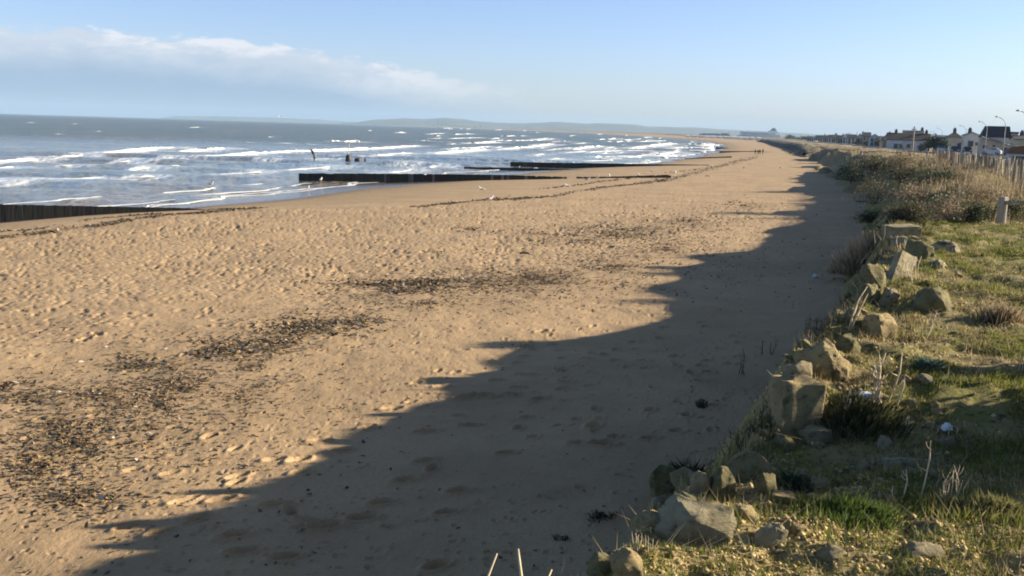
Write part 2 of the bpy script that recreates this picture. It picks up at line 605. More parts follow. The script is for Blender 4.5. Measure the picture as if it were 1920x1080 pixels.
mt, nt_, b = new_mat('sand')
P = pos(nt_)
dry = mix_col(nt_, smooth(nt_, noise(nt_, 0.35, 5, 0.6, P), 0.35, 0.65), (0.45, 0.312, 0.172), (0.37, 0.255, 0.140))
dry = mix_col(nt_, smooth(nt_, noise(nt_, 22, 4, 0.65, P), 0.50, 0.75), dry, (0.30, 0.212, 0.112))
dry = mix_col(nt_, smooth(nt_, noise(nt_, 55, 2, 0.5, P), 0.70, 0.78), dry, (0.58, 0.50, 0.36))
c = mix_col(nt_, math_node(nt_, 'MULTIPLY', attr(nt_, 'damp'), 0.75), dry, (0.315, 0.222, 0.115))
c = mix_col(nt_, attr(nt_, 'wet'), c, (0.155, 0.115, 0.075))
weed = math_node(nt_, 'MULTIPLY', attr(nt_, 'stain'), smooth(nt_, noise(nt_, 9, 5, 0.7, P), 0.38, 0.60))
c = mix_col(nt_, math_node(nt_, 'MULTIPLY', weed, 0.7, clamp=True), c, (0.12, 0.082, 0.045))
nt_.links.new(c, b.inputs['Base Color'])
nt_.links.new(smooth(nt_, attr(nt_, 'wet'), 0.3, 1.0, 0.92, 0.16), b.inputs['Roughness'])
vor = nt_.nodes.new('ShaderNodeTexVoronoi')
vor.feature = 'F1'
vor.inputs['Scale'].default_value = 3.0
nt_.links.new(pos(nt_), vor.inputs['Vector'])
dent = smooth(nt_, math_node(nt_, 'ADD', vor.outputs['Distance'], math_node(nt_, 'MULTIPLY', noise(nt_, 1.3, 3, 0.6, P), 0.5)), 0.30, 0.62)
hgt = math_node(nt_, 'MULTIPLY', math_node(nt_, 'ADD', dent, math_node(nt_, 'MULTIPLY', noise(nt_, 6, 4, 0.6, P), 0.5)), attr(nt_, 'tramp'))
b1 = bump(nt_, None, hgt, 0.65, 0.07)
b1 = bump(nt_, None, noise(nt_, 1.6, 4, 0.6, pos(nt_, (1, .6, 1))), 0.5, 0.10, b1)
b1 = bump(nt_, None, noise(nt_, 9, 4, 0.6, pos(nt_, (1.0, .45, 1))), 0.35, 0.035, b1)
b2 = bump(nt_, b, noise(nt_, 38, 5, 0.65, P), 0.5, 0.02, b1)
SAND = mt
beach = link('beach', np_mesh('beach', V, q, True, {'wet': wet, 'damp': damp, 'tramp': tm_, 'stain': stain}), SAND)
tag(beach, 'sandy beach', None, None, 'structure')

# breaking waves: white ridges of foam standing on the water
FOAM = []
FLOOR = [0.40]
def wave(pts, th):
    FOAM.append((pts, th, FLOOR[0]))
wave([(-30, 306), (0, 303), (60, 300), (110, 295), (170, 290), (210, 286), (270, 280), (330, 276)], 5.0)
wave([(330, 284), (375, 282), (425, 278)], 4.5)
wave([(285, 298), (350, 295), (430, 291), (500, 287), (560, 284), (620, 282), (700, 279), (790, 273)], 5.0)
wave([(-20, 318), (0, 316), (30, 312)], 4); wave([(95, 338), (150, 336), (192, 332)], 3.5)
wave([(125, 311), (148, 310)], 2.5); wave([(240, 319), (292, 313)], 4); wave([(222, 304), (282, 299)], 4); wave([(306, 312), (334, 310)], 3)
wave([(410, 327), (450, 325), (500, 321)], 2.5); wave([(535, 319), (570, 317), (600, 315), (652, 310)], 3.0)
wave([(495, 301), (545, 300)], 2.5); wave([(575, 298), (620, 299)], 2)
wave([(690, 294), (730, 290), (772, 287)], 3.5); wave([(808, 288), (870, 284), (912, 280)], 4.5); wave([(870, 269), (935, 267)], 3.5)
wave([(930, 281), (1000, 275), (1040, 270)], 4); wave([(720, 325), (770, 319), (830, 311)], 2.5); wave([(755, 309), (780, 306)], 3)
wave([(1070, 281), (1100, 277), (1128, 274)], 4); wave([(648, 266), (676, 266)], 4); wave([(622, 265), (633, 264)], 2.5); wave([(455, 287), (482, 286)], 3)
wave([(520, 268), (590, 271)], 1.5); wave([(780, 263), (850, 267)], 1.5); wave([(1030, 298), (1050, 298)], 3); wave([(1115, 295), (1128, 294)], 3)
wave([(0, 342), (8, 341)], 4); wave([(255, 332), (282, 331)], 2.5); wave([(1180, 279), (1210, 275), (1260, 270)], 3.5); wave([(1230, 292), (1260, 287), (1268, 284)], 5)
wave([(1020, 309), (1040, 308)], 2); wave([(1130, 288), (1142, 287)], 2.5); wave([(740, 249), (760, 249)], 2); wave([(690, 245), (697, 245)], 2)
wave([(830, 241), (845, 240)], 1.8); wave([(1000, 262), (1030, 259)], 1.6); wave([(1045, 263), (1085, 268)], 1.6); wave([(1150, 262), (1190, 263)], 1.6)
rnd = random.Random(5)
FLOOR[0] = 0.02
for i in range(14):
    px = rnd.uniform(760, 1240)
    hy = 212 + 0.0297 * px
    dd_ = rnd.uniform(9, 52)
    if px > 1130: dd_ = rnd.uniform(8, 30)
    L_ = rnd.uniform(50, 150) * (.5 + dd_ / 50)
    pts_ = [(px + L_ * t, hy + .0297 * L_ * t + dd_ - 7 * t * (dd_ / 40) + rnd.uniform(-.8, .8)) for t in (0, .2, .4, .6, .8, 1)]
    wave(pts_, rnd.uniform(1.0, 2.0))
for i in range(55):                                    # scattered whitecaps, thicker over the bar off the far beach
    px = rnd.triangular(760, 1330, 1180)
    hy = 212 + 0.0297 * px
    py = hy + 3.5 + 60 * rnd.random() ** 2.2
    lw = rnd.uniform(5, 26) * (0.4 + (py - hy) / 40)
    wave([(px, py + lw * 0.05), (px + lw * .5, py + rnd.uniform(-.4, .4)), (px + lw, py - lw * 0.06)], rnd.uniform(0.7, 1.7))
for i in range(12):
    px = rnd.uniform(-20, 760)
    hy = 212 + 0.0297 * px
    py = hy + 16 + 90 * rnd.random() ** 1.5
    lw = rnd.uniform(4, 18)
    wave([(px, py), (px + lw * .5, py + rnd.uniform(-.4, .2)), (px + lw, py - lw * 0.05)], rnd.uniform(0.5, 1.0))
for i in range(26):                                     # continuous surf line far off
    px = 930 + i * 10.5
    wave([(px, 212 + .0297 * px + 3.2 + rnd.uniform(-.8, 1.0)), (px + rnd.uniform(8, 24), 212 + .0297 * px + 3.6 + rnd.uniform(-.5, 1))], rnd.uniform(1.0, 1.8))
# ------------------------------------------------------------------ sea sheet
azs = np.radians(np.concatenate([np.linspace(-75, -32, 40), np.linspace(-31.8, 24, 640)]))
dep = np.concatenate([np.geomspace(330, 0.90, 560)])
rr = 6.5 / np.tan(dep / FPX)
A, RR = np.meshgrid(azs, rr)
SX = RR * np.sin(A); SY = RR * np.cos(A)
hb = beach_base(SX, SY)
depth_w = np.clip(-hb, 0, 3)
sz = np.zeros_like(SX)
for i in range(26):
    lam = 1.6 * 1.17 ** i if i < 18 else random.uniform(6, 22)
    an = R(-82 + random.gauss(0, 20))
    k = 2 * math.pi / lam
    ph = (SX * math.cos(an) + SY * math.sin(an)) * k + random.uniform(0, 6.28) + fbm(SX * 0.02, SY * 0.02, 80 + i, 2) * 6
    spacing = RR ** 2 / 6.5 * (0.012 * 330 / FPX) * 0.3 + RR * 0.0016
    fade = sstep(lam / spacing, 2.0, 6.0)
    sz += fade * 0.008 * lam ** 0.85 * np.sin(ph)
sz *= sstep(-hb, -0.1, 1.0) * 0.9 + 0.06
sz *= 0.55 + 0.9 * sstep(fbm(SX * 0.012, SY * 0.012, 90, 3), -0.4, 0.4)
keep = mid(hb) < 0.22
V = np.stack([SX, SY, sz], -1).reshape(-1, 3)
trail = np.zeros_like(SX)
for pts, th, flo in FOAM:
    P_ = [at_z(x, y, 0.0) for x, y in pts]
    if P_[0].y > 900 or len(P_) < 2:
        continue
    for p_, q_ in zip(P_, P_[1:]):
        reach = 3.0 + .02 * p_.y
        bm_ = (SX > min(p_.x, q_.x) - 2) & (SX < max(p_.x, q_.x) + reach + 2) & (SY > min(p_.y, q_.y) - 6) & (SY < max(p_.y, q_.y) + 6)
        if not bm_.any():
            continue
        dx, dy = q_.x - p_.x, q_.y - p_.y
        L2 = dx * dx + dy * dy + 1e-6
        t_ = np.clip(((SX[bm_] - p_.x) * dx + (SY[bm_] - p_.y) * dy) / L2, 0, 1)
        ex, ey = SX[bm_] - (p_.x + t_ * dx), SY[bm_] - (p_.y + t_ * dy)
        dd_ = np.hypot(ex, ey)
        trail[bm_] = np.maximum(trail[bm_], np.exp(-(dd_ / reach) ** 2) * (0.55 + .45 * min(th / 4, 1)))
trail = trail.ravel()
deepf = sstep(RR, 140, 420).ravel()
shal = (1 - sstep(-hb, 0.0, 1.1)).ravel()
q = grid_faces(*SX.shape, keep)
V, q, deepf, shal, trail = compact(V, q, deepf, shal, trail)
mt, nt_, b = new_mat('sea_water')
P = pos(nt_, (1.0, 0.42, 1))
col = mix_col(nt_, attr(nt_, 'deep'), (0.185, 0.225, 0.240), (0.085, 0.125, 0.100))
col = mix_col(nt_, smooth(nt_, noise(nt_, 0.035, 4, 0.6, pos(nt_, (1, .3, 1))), 0.38, 0.66), col, (0.155, 0.145, 0.108))
col = mix_col(nt_, math_node(nt_, 'MULTIPLY', attr(nt_, 'shallow'), 0.8), col, (0.20, 0.165, 0.115))
# thin old foam streaks
fo = smooth(nt_, noise(nt_, 0.30, 6, 0.72, pos(nt_, (1.0, 0.16, 1)), 0.8), 0.56, 0.70)
fo = math_node(nt_, 'MULTIPLY', fo, math_node(nt_, 'SUBTRACT', 1.0, math_node(nt_, 'MULTIPLY', attr(nt_, 'deep'), 0.9)))
col = mix_col(nt_, math_node(nt_, 'MULTIPLY', fo, 0.55), col, (0.55, 0.57, 0.58))
tr = smooth(nt_, math_node(nt_, 'ADD', math_node(nt_, 'MULTIPLY', attr(nt_, 'trail'), 0.62), math_node(nt_, 'MULTIPLY', noise(nt_, 0.9, 6, 0.75, pos(nt_, (1.0, 0.35, 1)), 0.6), 0.7)), 0.66, 0.90)
col = mix_col(nt_, math_node(nt_, 'MULTIPLY', tr, 0.8), col, (0.72, 0.74, 0.74))
nt_.links.new(col, b.inputs['Base Color'])
nt_.links.new(smooth(nt_, attr(nt_, 'deep'), 0, 1, 0.08, 0.30), b.inputs['Roughness'])
b.inputs['IOR'].default_value = 1.33
h1 = noise(nt_, 0.55, 5, 0.62, P)
h2 = noise(nt_, 2.4, 4, 0.6, P)
h3 = noise(nt_, 0.12, 4, 0.6, P)
bb = bump(nt_, None, h3, 1.0, 2.2)
bb = bump(nt_, None, h1, 1.0, 0.55, bb)
bump(nt_, b, h2, 0.8, 0.10, bb)
sea = link('sea', np_mesh('sea', V, q, True, {'deep': deepf, 'shallow': shal, 'trail': trail}), mt)
tag(sea, 'choppy grey-blue sea', None, None, 'structure')

FV, FF = [], []
def foam_strip(P, hs, ws):
    base = len(FV)
    n = len(P)
    for i, p in enumerate(P):
        a = P[max(0, i - 1)]; c = P[min(n - 1, i + 1)]
        d = (c - a).normalized()
        nrm = Vector((d.y, -d.x, 0))
        if nrm.y > 0: nrm = -nrm
        for k, (u, v) in enumerate(((-1.1, -0.25), (-0.6, 0.45), (-0.1, 0.95), (0.45, 0.7), (0.9, 0.25), (1.4, -0.25))):
            j = mnoise.noise(p * 0.9 + Vector((k * 3.1, 0, 0))) * 0.5
            FV.append(p - nrm * (u * ws[i] * (1 + j)) * -1 + Vector((0, 0, v * hs[i] * (1 + j * 0.9))))
    for i in range(n - 1):
        for k in range(5):
            a = base + i * 6 + k
            FF.append((a, a + 1, a + 7, a + 6))
for pts, th, flo in FOAM:
    P = [at_z(x, y, 0.0) for x, y in pts]
    P = [p for p in P if p.y < 13000]
    if len(P) < 2:
        continue
    D = []
    px_len = abs(pts[-1][0] - pts[0][0])
    per = max(3, int(px_len / (len(pts) - 1) / 2.2))
    for a, b_ in zip(P, P[1:]):
        for k in range(per):
            D.append(a.lerp(b_, k / per))
    D.append(P[-1])
    n = len(D)
    hs, ws = [], []
    for i, p in enumerate(D):
        dist = p.length
        t = i / (n - 1)
        tap = min(1, t * 5 + .15, (1 - t) * 5 + .15)
        f = 0.55 + 0.9 * (mnoise.noise(Vector((p.x * 0.16, p.y * 0.16, th))) + 0.35)
        f = max(flo, f) * (1 + .5 * mnoise.noise(Vector((p.x * 1.1, p.y * 1.1, th * 3))))
        hh = th * dist / FPX * tap * f
        hs.append(min(hh * .66, 1.0)); ws.append(min(0.2 + hh * .6, 1.2))
        p += Vector((mnoise.noise(p * 0.2) * dist * 0.004, mnoise.noise(p * 0.2 + Vector((9, 0, 0))) * dist * 0.012, 0))
    foam_strip(D, hs, ws)
# wash along the water's edge: low flat lines
for off, hh, y0, y1 in ((-1.6, 0.045, 62, 112), (-4.2, 0.06, 62, 108), (-0.6, 0.03, 66, 140), (-3, 0.06, 114, 170), (-9, .10, 70, 104), (-2, 0.08, 178, 260), (-5, .18, 262, 420), (-14, .22, 190, 330), (-6, .3, 420, 700)):
    ys = np.linspace(y0, y1, 90)
    D = []
    for y in ys:
        x = float(XS(y) + np.clip(fbm(np.array(y * 0.05), np.array(3.0), 3, 2) * 5, -3, 3) * np.clip(y / 200, 0.3, 1)) + off + float(fbm(np.array(y * 0.14 + off), np.array(off), 8, 3)) * (2.0 + y * .012)
        D.append(Vector((x, y, 0.03)))
    hs = [hh * max(0.12, 0.6 + 1.3 * float(vnoise(np.array(y * 0.11 + off * 3), np.array(1.0), 4))) for y in ys]
    foam_strip(D, hs, [0.16 + h * 1.6 for h in hs])
FM, nt_, b = new_mat('sea_foam')
nt_.links.new(mix_col(nt_, noise(nt_, 1.5, 5, .7, pos(nt_)), (0.84, 0.85, 0.84), (0.62, 0.65, 0.65)), b.inputs['Base Color'])
b.inputs['Roughness'].default_value = 0.9
b.inputs['Subsurface Weight'].default_value = 0.0
bump(nt_, b, noise(nt_, 3.0, 5, .7, pos(nt_)), 0.6, 0.15)
foam = link('foam', np_mesh('foam', np.array([v[:] for v in FV]), np.array(FF), True), FM)
tag(foam, 'white foam of breaking waves on the sea', None, None, 'stuff')

# ------------------------------------------------------------------ bank and land behind
ya = [-8.0]
while ya[-1] < 58:
    y = max(ya[-1], 0)
    ya.append(ya[-1] + 0.022 + 0.00055 * y * y if y > 3 else ya[-1] + 0.25)
ya = ya + list(np.geomspace(59.5, 12500, 120))
ya = np.array(ya)
NU = 360
u = np.linspace(0, 1, NU) ** 1.25
YY, UU = np.meshgrid(ya, u, indexing='ij')
x0 = XT(YY) - 1.6 - 0.01 * np.clip(YY, 0, 3000)
x1 = np.maximum(0.72 * YY + 6, XT(YY) + 14)
GX = x0 + (x1 - x0) * UU
GZ = bank_h(GX, YY)
V = np.stack([GX, YY, GZ], -1).reshape(-1, 3)
s_ = (GX - XT(YY)); inl = s_ - WW(YY)
nearb = 1 - sstep(YY, 24.0, 26)
clay = (np.exp(-(((GX - 1.5) / 1.25) ** 2 + ((YY - 4.7) / 0.85) ** 2)) * 1.3 + 0.22 * (1 - sstep(inl, -0.3, 0.5)) * nearb
        + 0.35 * sstep(fbm(GX * 1.1, YY * 1.1, 64, 3), 0.1, 0.4) * nearb)
far = sstep(YY, 40, 140)
dunesand = sstep(fbm(GX * 0.05, YY * 0.05, 66, 3), -0.2, 0.25) * far * (1 - sstep(inl, 25, 60))
q = grid_faces(*GX.shape)[:, ::-1]
mt, nt_, b = new_mat('bank_ground')
P = pos(nt_)
turf = mix_col(nt_, smooth(nt_, noise(nt_, 1.6, 5, .65, P), 0.42, 0.60), (0.20, 0.19, 0.04), (0.33, 0.255, 0.11))
turf = mix_col(nt_, smooth(nt_, noise(nt_, 14, 4, .65, P), 0.50, 0.70), turf, (0.055, 0.048, 0.026))
cl = mix_col(nt_, smooth(nt_, noise(nt_, 9, 5, .7, P), 0.38, 0.62), (0.50, 0.38, 0.17), (0.26, 0.195, 0.085))
c = mix_col(nt_, smooth(nt_, math_node(nt_, 'ADD', attr(nt_, 'clay'), math_node(nt_, 'MULTIPLY', noise(nt_, 5, 5, .7, P), 0.6)), 0.55, 0.95), turf, cl)
dsc = mix_col(nt_, noise(nt_, 0.6, 5, .7, P), (0.42, 0.31, 0.17), (0.24, 0.18, 0.09))
dun = mix_col(nt_, smooth(nt_, noise(nt_, 0.25, 5, .7, P), .4, .6), (0.10, 0.09, 0.045), (0.20, 0.155, 0.085))
dun = mix_col(nt_, attr(nt_, 'dune'), dun, dsc)
c = mix_col(nt_, attr(nt_, 'far'), c, dun)
nt_.links.new(c, b.inputs['Base Color'])
b.inputs['Roughness'].default_value = 0.95
bump(nt_, b, noise(nt_, 22, 6, .7, P), 0.9, 0.04)
BANKM = mt
bank = link('grassy_bank_ground', np_mesh('bank', V, q, True, {'clay': clay, 'far': far, 'dune': dunesand}), BANKM)
tag(bank, 'grassy bank and coastal land above the beach', None, None, 'structure')

#@@REST@@
# ------------------------------------------------------------------ far hills
HILL = simple('hill_woods', (0.055, 0.075, 0.045), (0.14, 0.13, 0.075), 0.004, 0.95)
def hill_ridge(name, prof, dist, depth, seed, label):
    """prof: (column, row) of the skyline seen at the given distance"""
    px = np.array([p[0] for p in prof], float); py = np.array([p[1] for p in prof], float)
    cols = np.linspace(px[0], px[-1], 160)
    Vv = []
    nr = 12
    for j in range(nr):
        t = j / (nr - 1)
        d = dist - depth * (1 - t) * 0.9 if t <= 1 else dist
        for i, c in enumerate(cols):
            top = max(0.0, z_at(float(np.interp(c, px, py)), c, dist))
            k = at_depth(float(c), dist, 0)
            x = k.x * d / dist
            z = top * (math.sin(t * math.pi / 2) ** 1.2) * (1 + 0.10 * float(vnoise(np.array(i * 0.22), np.array(t * 3), seed))) + 3 * float(vnoise(np.array(i * 0.9), np.array(t * 9), seed + 3)) * t - 1
            Vv.append((x, d, z))
    for i, c in enumerate(cols):                         # back slope
        x, d, z = Vv[(nr - 1) * 160 + i]
        Vv.append((x * 1.15, d * 1.15, -1.5))
    o = link(name, np_mesh(name, Vv, grid_faces(nr + 1, 160)), HILL)
    tag(o, label, None, None, 'structure')
hill_ridge('hills', [(640, 231), (668, 229), (700, 224.5), (760, 222), (800, 223), (835, 221), (880, 225), (930, 230), (985, 231), (1040, 228.5), (1100, 231), (1180, 233), (1220, 237), (1300, 239), (1370, 243), (1440, 246.5), (1500, 250), (1560, 254), (1640, 260)], 9500, 2200, 4, 'hazy blue hills across the bay')
hill_ridge('hills', [(300, 221), (330, 217.5), (400, 217.5), (470, 219), (530, 221), (600, 224), (640, 227), (700, 230.5)], 13200, 1500, 9, 'faint far hills on the sea horizon')
# pale villas on the hillside
VILLA = simple('villa_wall', (0.75, 0.72, 0.66), (0.6, 0.56, 0.5), 0.01, 0.9)
VROOF = simple('villa_roof', (0.22, 0.13, 0.10), None, 0.01, 0.9)
for i, (px, py) in enumerate([(814, 236), (822, 235), (829, 237), (890, 239), (901, 238.5), (812, 238)]):
    d = 7600
    p = at_depth(px, d, z_at(py, px, d))
    e = empty('hillside_villa', p)
    zb = p.z
    bm = bmesh.new(); bx(bm, -9, 9, -7, 7, -14, 7); link('wall', bm_mesh('w', bm), VILLA, e)
    bm = bmesh.new(); vs = [bm.verts.new(v) for v in ((-10, -8, 7), (10, -8, 7), (10, 8, 7), (-10, 8, 7), (-5, 0, 12), (5, 0, 12))]
    for f in ((0, 1, 5, 4), (1, 2, 5), (2, 3, 4, 5), (3, 0, 4), (3, 2, 1, 0)): bm.faces.new([vs[k] for k in f])
    link('roof', bm_mesh('r', bm), VROOF, e)
    tag(e, 'pale speck of a villa on the blue hillside across the bay', 'house', 'villas on the hills across the bay')

# ------------------------------------------------------------------ groynes
WOODS = [simple('tarred_wood_%s' % n, c, tuple(v * .5 for v in c), 2.5, 0.85, 0.6, 0.02, 12, (1, 1, .15)) for n, c in
         (('black', (0.018, 0.017, 0.016)), ('brown', (0.032, 0.026, 0.021)), ('weedy', (0.022, 0.026, 0.016)), ('grey', (0.16, 0.145, 0.125)))]
PL = [box_mesh('groyne_plank', -0.5, 0.5, -0.07, 0.07, -1.0, 0.0, bevel=0.012, jit=0.012) for i in range(4)]
for i in range(4):
    PL[i].materials.append(WOODS[i])
GPOST = []
for i in range(2):
    bm = bmesh.new(); tube(bm, [(0, 0, -1), (0, 0, -0.5), (0.01, 0, 0)], [0.14, 0.135, 0.125], 8); me = bm_mesh('groyne_post', bm); me.materials.append(WOODS[i]); GPOST.append(me)
def groyne(label, pts, pitch, group='wooden groynes across the beach', pale=0.0, post_every=8, gaps=(), single=True, bury=0.35, rng_=random.Random(3)):
    """pts: (column, row of the top edge, distance)"""
    P = [at_depth(px, d, z_at(py, px, d)) for px, py, d in pts]
    root = empty('groyne', (P[0].x, P[0].y, 0))
    o0 = Vector((P[0].x, P[0].y, 0))
    joined = bmesh.new()
    acc = 0
    for a, b in zip(P, P[1:]):
        L = (Vector((b.x, b.y, 0)) - Vector((a.x, a.y, 0))).length
        n = max(1, int(round(L / pitch)))
        ang = math.atan2(b.y - a.y, b.x - a.x)
        for i in range(n):
            t = (i + .5) / n
            p = a.lerp(b, t)
            g = max(float(beach_base(p.x, p.y)), -1.0)
            acc += 1
            if any(g0 < acc < g1 for g0, g1 in gaps):
                continue
            top = p.z + rng_.uniform(-0.010, 0.006)
            if pale and t > .2 and rng_.random() < pale:
                top -= rng_.uniform(0, .12)
            h = max(top - g + bury, 0.25)
            k = 3 if rng_.random() < pale else rng_.choice((0, 0, 1, 2))
            q = Vector((p.x + rng_.uniform(-.0, .0), p.y + rng_.uniform(-.008, .008), top)) - o0
            if single:
                c = link('plank', PL[k], None, root, q, ang + rng_.uniform(-.004, .004))
                c.scale = (L / n * 0.992, 1, h)
            else:
                rot = Matrix.Translation(q) @ Matrix.Rotation(ang, 4, 'Z')
                bx(joined, -L / n * .485, L / n * .485, -.08, .08, -h, 0, rot)
            if post_every and acc % post_every == 1:
                c = link('post', GPOST[acc % 2], None, root, q + Vector((0, 0.2, 0.0)), ang)
                c.scale = (1, 1, h)
        if single:                                        # waling beam that ties the planks
            mid_ = (a + b) / 2 - o0
            gm = float(beach_base((a.x + b.x) / 2, (a.y + b.y) / 2))
            if (a.z + b.z) / 2 - gm > 0.35:
                bm = bmesh.new(); bx(bm, -L / 2, L / 2, 0.09, 0.20, -.08, .08)
                c = link('waling', bm_mesh('waling', bm), WOODS[1], root, (mid_.x, mid_.y, mid_.z - .22), ang)
                c.rotation_euler = (0, -math.atan2(b.z - a.z, L), ang)
    if not single and len(joined.verts):
        link('planking', bm_mesh('planking', joined), WOODS[0], root)
    else:
        joined.free()
    tag(root, label, 'groyne', group)
groyne('black plank groyne at the left, its end buried in the sand nearest the viewer', [(-190, 381, 57.5), (0, 383, 59), (150, 386, 60.3), (330, 389.5, 61.8), (380, 392, 62.2)], 0.25, post_every=9)
groyne('long black plank groyne behind the smooth wet sand, with a gap near its landward end', [(560, 325, 112), (700, 325.3, 113), (850, 326.5, 114), (950, 328, 115), (1042, 331, 116), (1058, 331.5, 116.2), (1150, 331, 117.5), (1258, 327.5, 119)], 0.30, pale=0.10, post_every=8, gaps=((101, 106),))
groyne('long dark groyne standing in the shallows beyond the one with the gap', [(957, 303.5, 173), (1050, 305, 173), (1150, 306.5, 172.5), (1250, 308, 172), (1330, 309, 172)], 0.45, post_every=10, single=True)
groyne('low sunken groyne barely clear of the water between two taller groynes', [(870, 312.8, 158), (960, 314.5, 157), (1060, 317, 155), (1120, 318, 154)], 0.8, post_every=0, single=False)
groyne('low groyne half buried in sand just before the walkers', [(1284, 297, 236), (1330, 294.5, 237), (1372, 293, 238)], 0.6, post_every=0, single=False)
groyne('dark groyne directly behind the four walkers', [(1349, 283.6, 325), (1415, 283.2, 325), (1450, 285.5, 320), (1520, 289, 310)], 0.7, post_every=9, single=False)
groyne('farthest short groyne at the edge of the surf', [(1342, 275.3, 450), (1365, 277.5, 450), (1400, 280, 445)], 0.9, post_every=9, single=False)

# marker stumps in the water
STUMP = simple('wet_black_concrete', (0.022, 0.022, 0.024), (0.05, 0.045, 0.04), 3, 0.6, 0.5, 0.03, 9)
PALEM = simple('weathered_cream_paint', (0.62, 0.56, 0.42), (0.45, 0.4, 0.3), 6, 0.7)
p = at_z(653, 302, 0)
e = empty('marker_post', p)
bm = bmesh.new(); tube(bm, [(0, 0, -.8), (0, 0, .2), (.02, 0, .75), (0, 0, 1.02), (0, 0, 1.14)], [.52, .50, .49, .38, .16], 14); link('base', bm_mesh('stump', bm, True), STUMP, e)
bm = bmesh.new(); tube(bm, [(0, 0, 1.1), (.05, 0, 2.1), (.14, 0, 3.2)], [.09, .08, .07], 8); link('pole', bm_mesh('pole', bm), PALEM, e)
bm = bmesh.new(); tube(bm, [(-.1, 0, 3.2), (.14, 0, 3.32), (.40, 0, 3.2)], [.05, .09, .05], 8); link('topmark', bm_mesh('topmark', bm), PALEM, e)
tag(e, 'round-topped black marker stump carrying a thin pale pole in the sea', 'marker post')
p = at_z(671, 302.3, 0)
bm = bmesh.new(); tube(bm, [(0, 0, -.8), (0, 0, .35), (0.03, 0, .5), (0, 0, .56)], [.62, .60, .52, .26], 10)
tag(link('stump', bm_mesh('squat_stump', bm, True), STUMP, None, p), 'squat black stump in the sea, middle one of three', 'stump')
p = at_z(684.5, 302.5, 0)
bm = bmesh.new(); tube(bm, [(0, 0, -.8), (0.02, 0, .25), (0.07, 0, .52)], [.20, .18, .15], 8)
tag(link('stump', bm_mesh('thin_stump', bm, True), STUMP, None, p), 'thin leaning black stump in the sea, beside the squat one', 'stump')

# ------------------------------------------------------------------ gulls
GWHITE = simple('gull_white', (0.86, 0.86, 0.85), (0.72, 0.72, 0.72), 4, 0.8, world=False)
GGREY = simple('gull_grey', (0.40, 0.42, 0.45), (0.30, 0.31, 0.33), 6, 0.8, world=False)
GDARK = simple('gull_wingtip', (0.10, 0.085, 0.08), (0.2, .18, .17), 9, 0.8, world=False)
GBEAK = simple('gull_beak', (0.65, 0.42, 0.08), None, 9, 0.6, world=False)
def gull_meshes():
    bm = bmesh.new()
    tube(bm, [(-.26, 0, .22), (-.18, 0, .24), (-.05, 0, .26), (.08, 0, .29), (.14, 0, .36), (.165, 0, .42), (.20, 0, .435), (.235, 0, .425)], [.012, .05, .088, .085, .05, .048, .045, .02], 10)
    body = bm_mesh('gull_body', bm, True); body.materials.append(GWHITE)
    bm = bmesh.new()
    for s in (-1, 1):
        tube(bm, [(.05, s * .07, .30), (-.08, s * .085, .28), (-.22, s * .05, .245), (-.34, s * .02, .225)], [.03, .055, .04, .008], 6)
    wing = bm_mesh('gull_wing', bm, True); wing.materials.append(GGREY)
    bm = bmesh.new()
    for s in (-1, 1):
        tube(bm, [(0, s * .035, .20), (.01, s * .035, .10), (0, s * .035, 0)], [.012, .008, .01], 5)
    leg = bm_mesh('gull_leg', bm); leg.materials.append(GBEAK)
    bm = bmesh.new(); tube(bm, [(.225, 0, .425), (.285, 0, .41)], [.014, .004], 5)
    beak = bm_mesh('gull_beak', bm); beak.materials.append(GBEAK)
    return body, (('wings', wing), ('legs', leg), ('beak', beak))
GB, GP = gull_meshes()
gulls = [
    (902, 361, 'white gull standing alone on the smooth sand below the long groyne'),
    (918, 380.5, 'white gull nearest the viewer, on the tide line of dark weed'),
    (1063, 355, 'white gull on the weed line between the tide line and the groyne gap'),
    (1102, 341.5, 'white gull on sand in front of the groyne gap'),
    (1120, 337.5, 'white gull at the landward groyne end, second right of the gap'),
    (1142, 334, 'white gull against the dark landward groyne stub, third right of the gap'),
    (1197, 333, 'white gull beside the far tip of the landward groyne stub'),
    (1222, 325, 'white gull beyond the landward groyne stub on open sand'),
    (1266, 328, 'white gull standing on the dark far tide line'),
    (1336, 317, 'white gull on dry sand left of the lone pale driftwood'),
    (1405, 310, 'white gull on the open dry sand below the walkers'),
    (1464, 318, 'white gull nearest the long dune shadow on dry sand'),
    (637, 338.5, 'white gull at the foot of the black groyne seaward end'),
    (602, 341.5, 'white gull wading in the wash by the groyne end'),
    (578, 357.5, 'white gull at the swash edge on wet sand'),
    (396, 357.5, 'white gull afloat in the shallows behind the left groyne'),
    (973, 318.5, 'white gull beside the low sunken groyne in shallows'),
    (985, 313, 'small white gull beyond the low sunken groyne'),
    (1395, 318, 'white gull between the walkers and the driftwood'),
]
for i, (px, py, lab) in enumerate(gulls):
    p = at_z(px, py, 0.0) if py < 350 and px < 640 else on_ground(px, py)
    p.z = max(p.z, 0.0)
    g = link('gull', GB, None, None, p, random.uniform(0, 6.28))
    s = 1.15; g.scale = (s, s, s)
    for n_, me in GP:
        link(n_, me, None, g)
    tag(g, lab, 'gull', 'gulls standing about the beach and shallows')

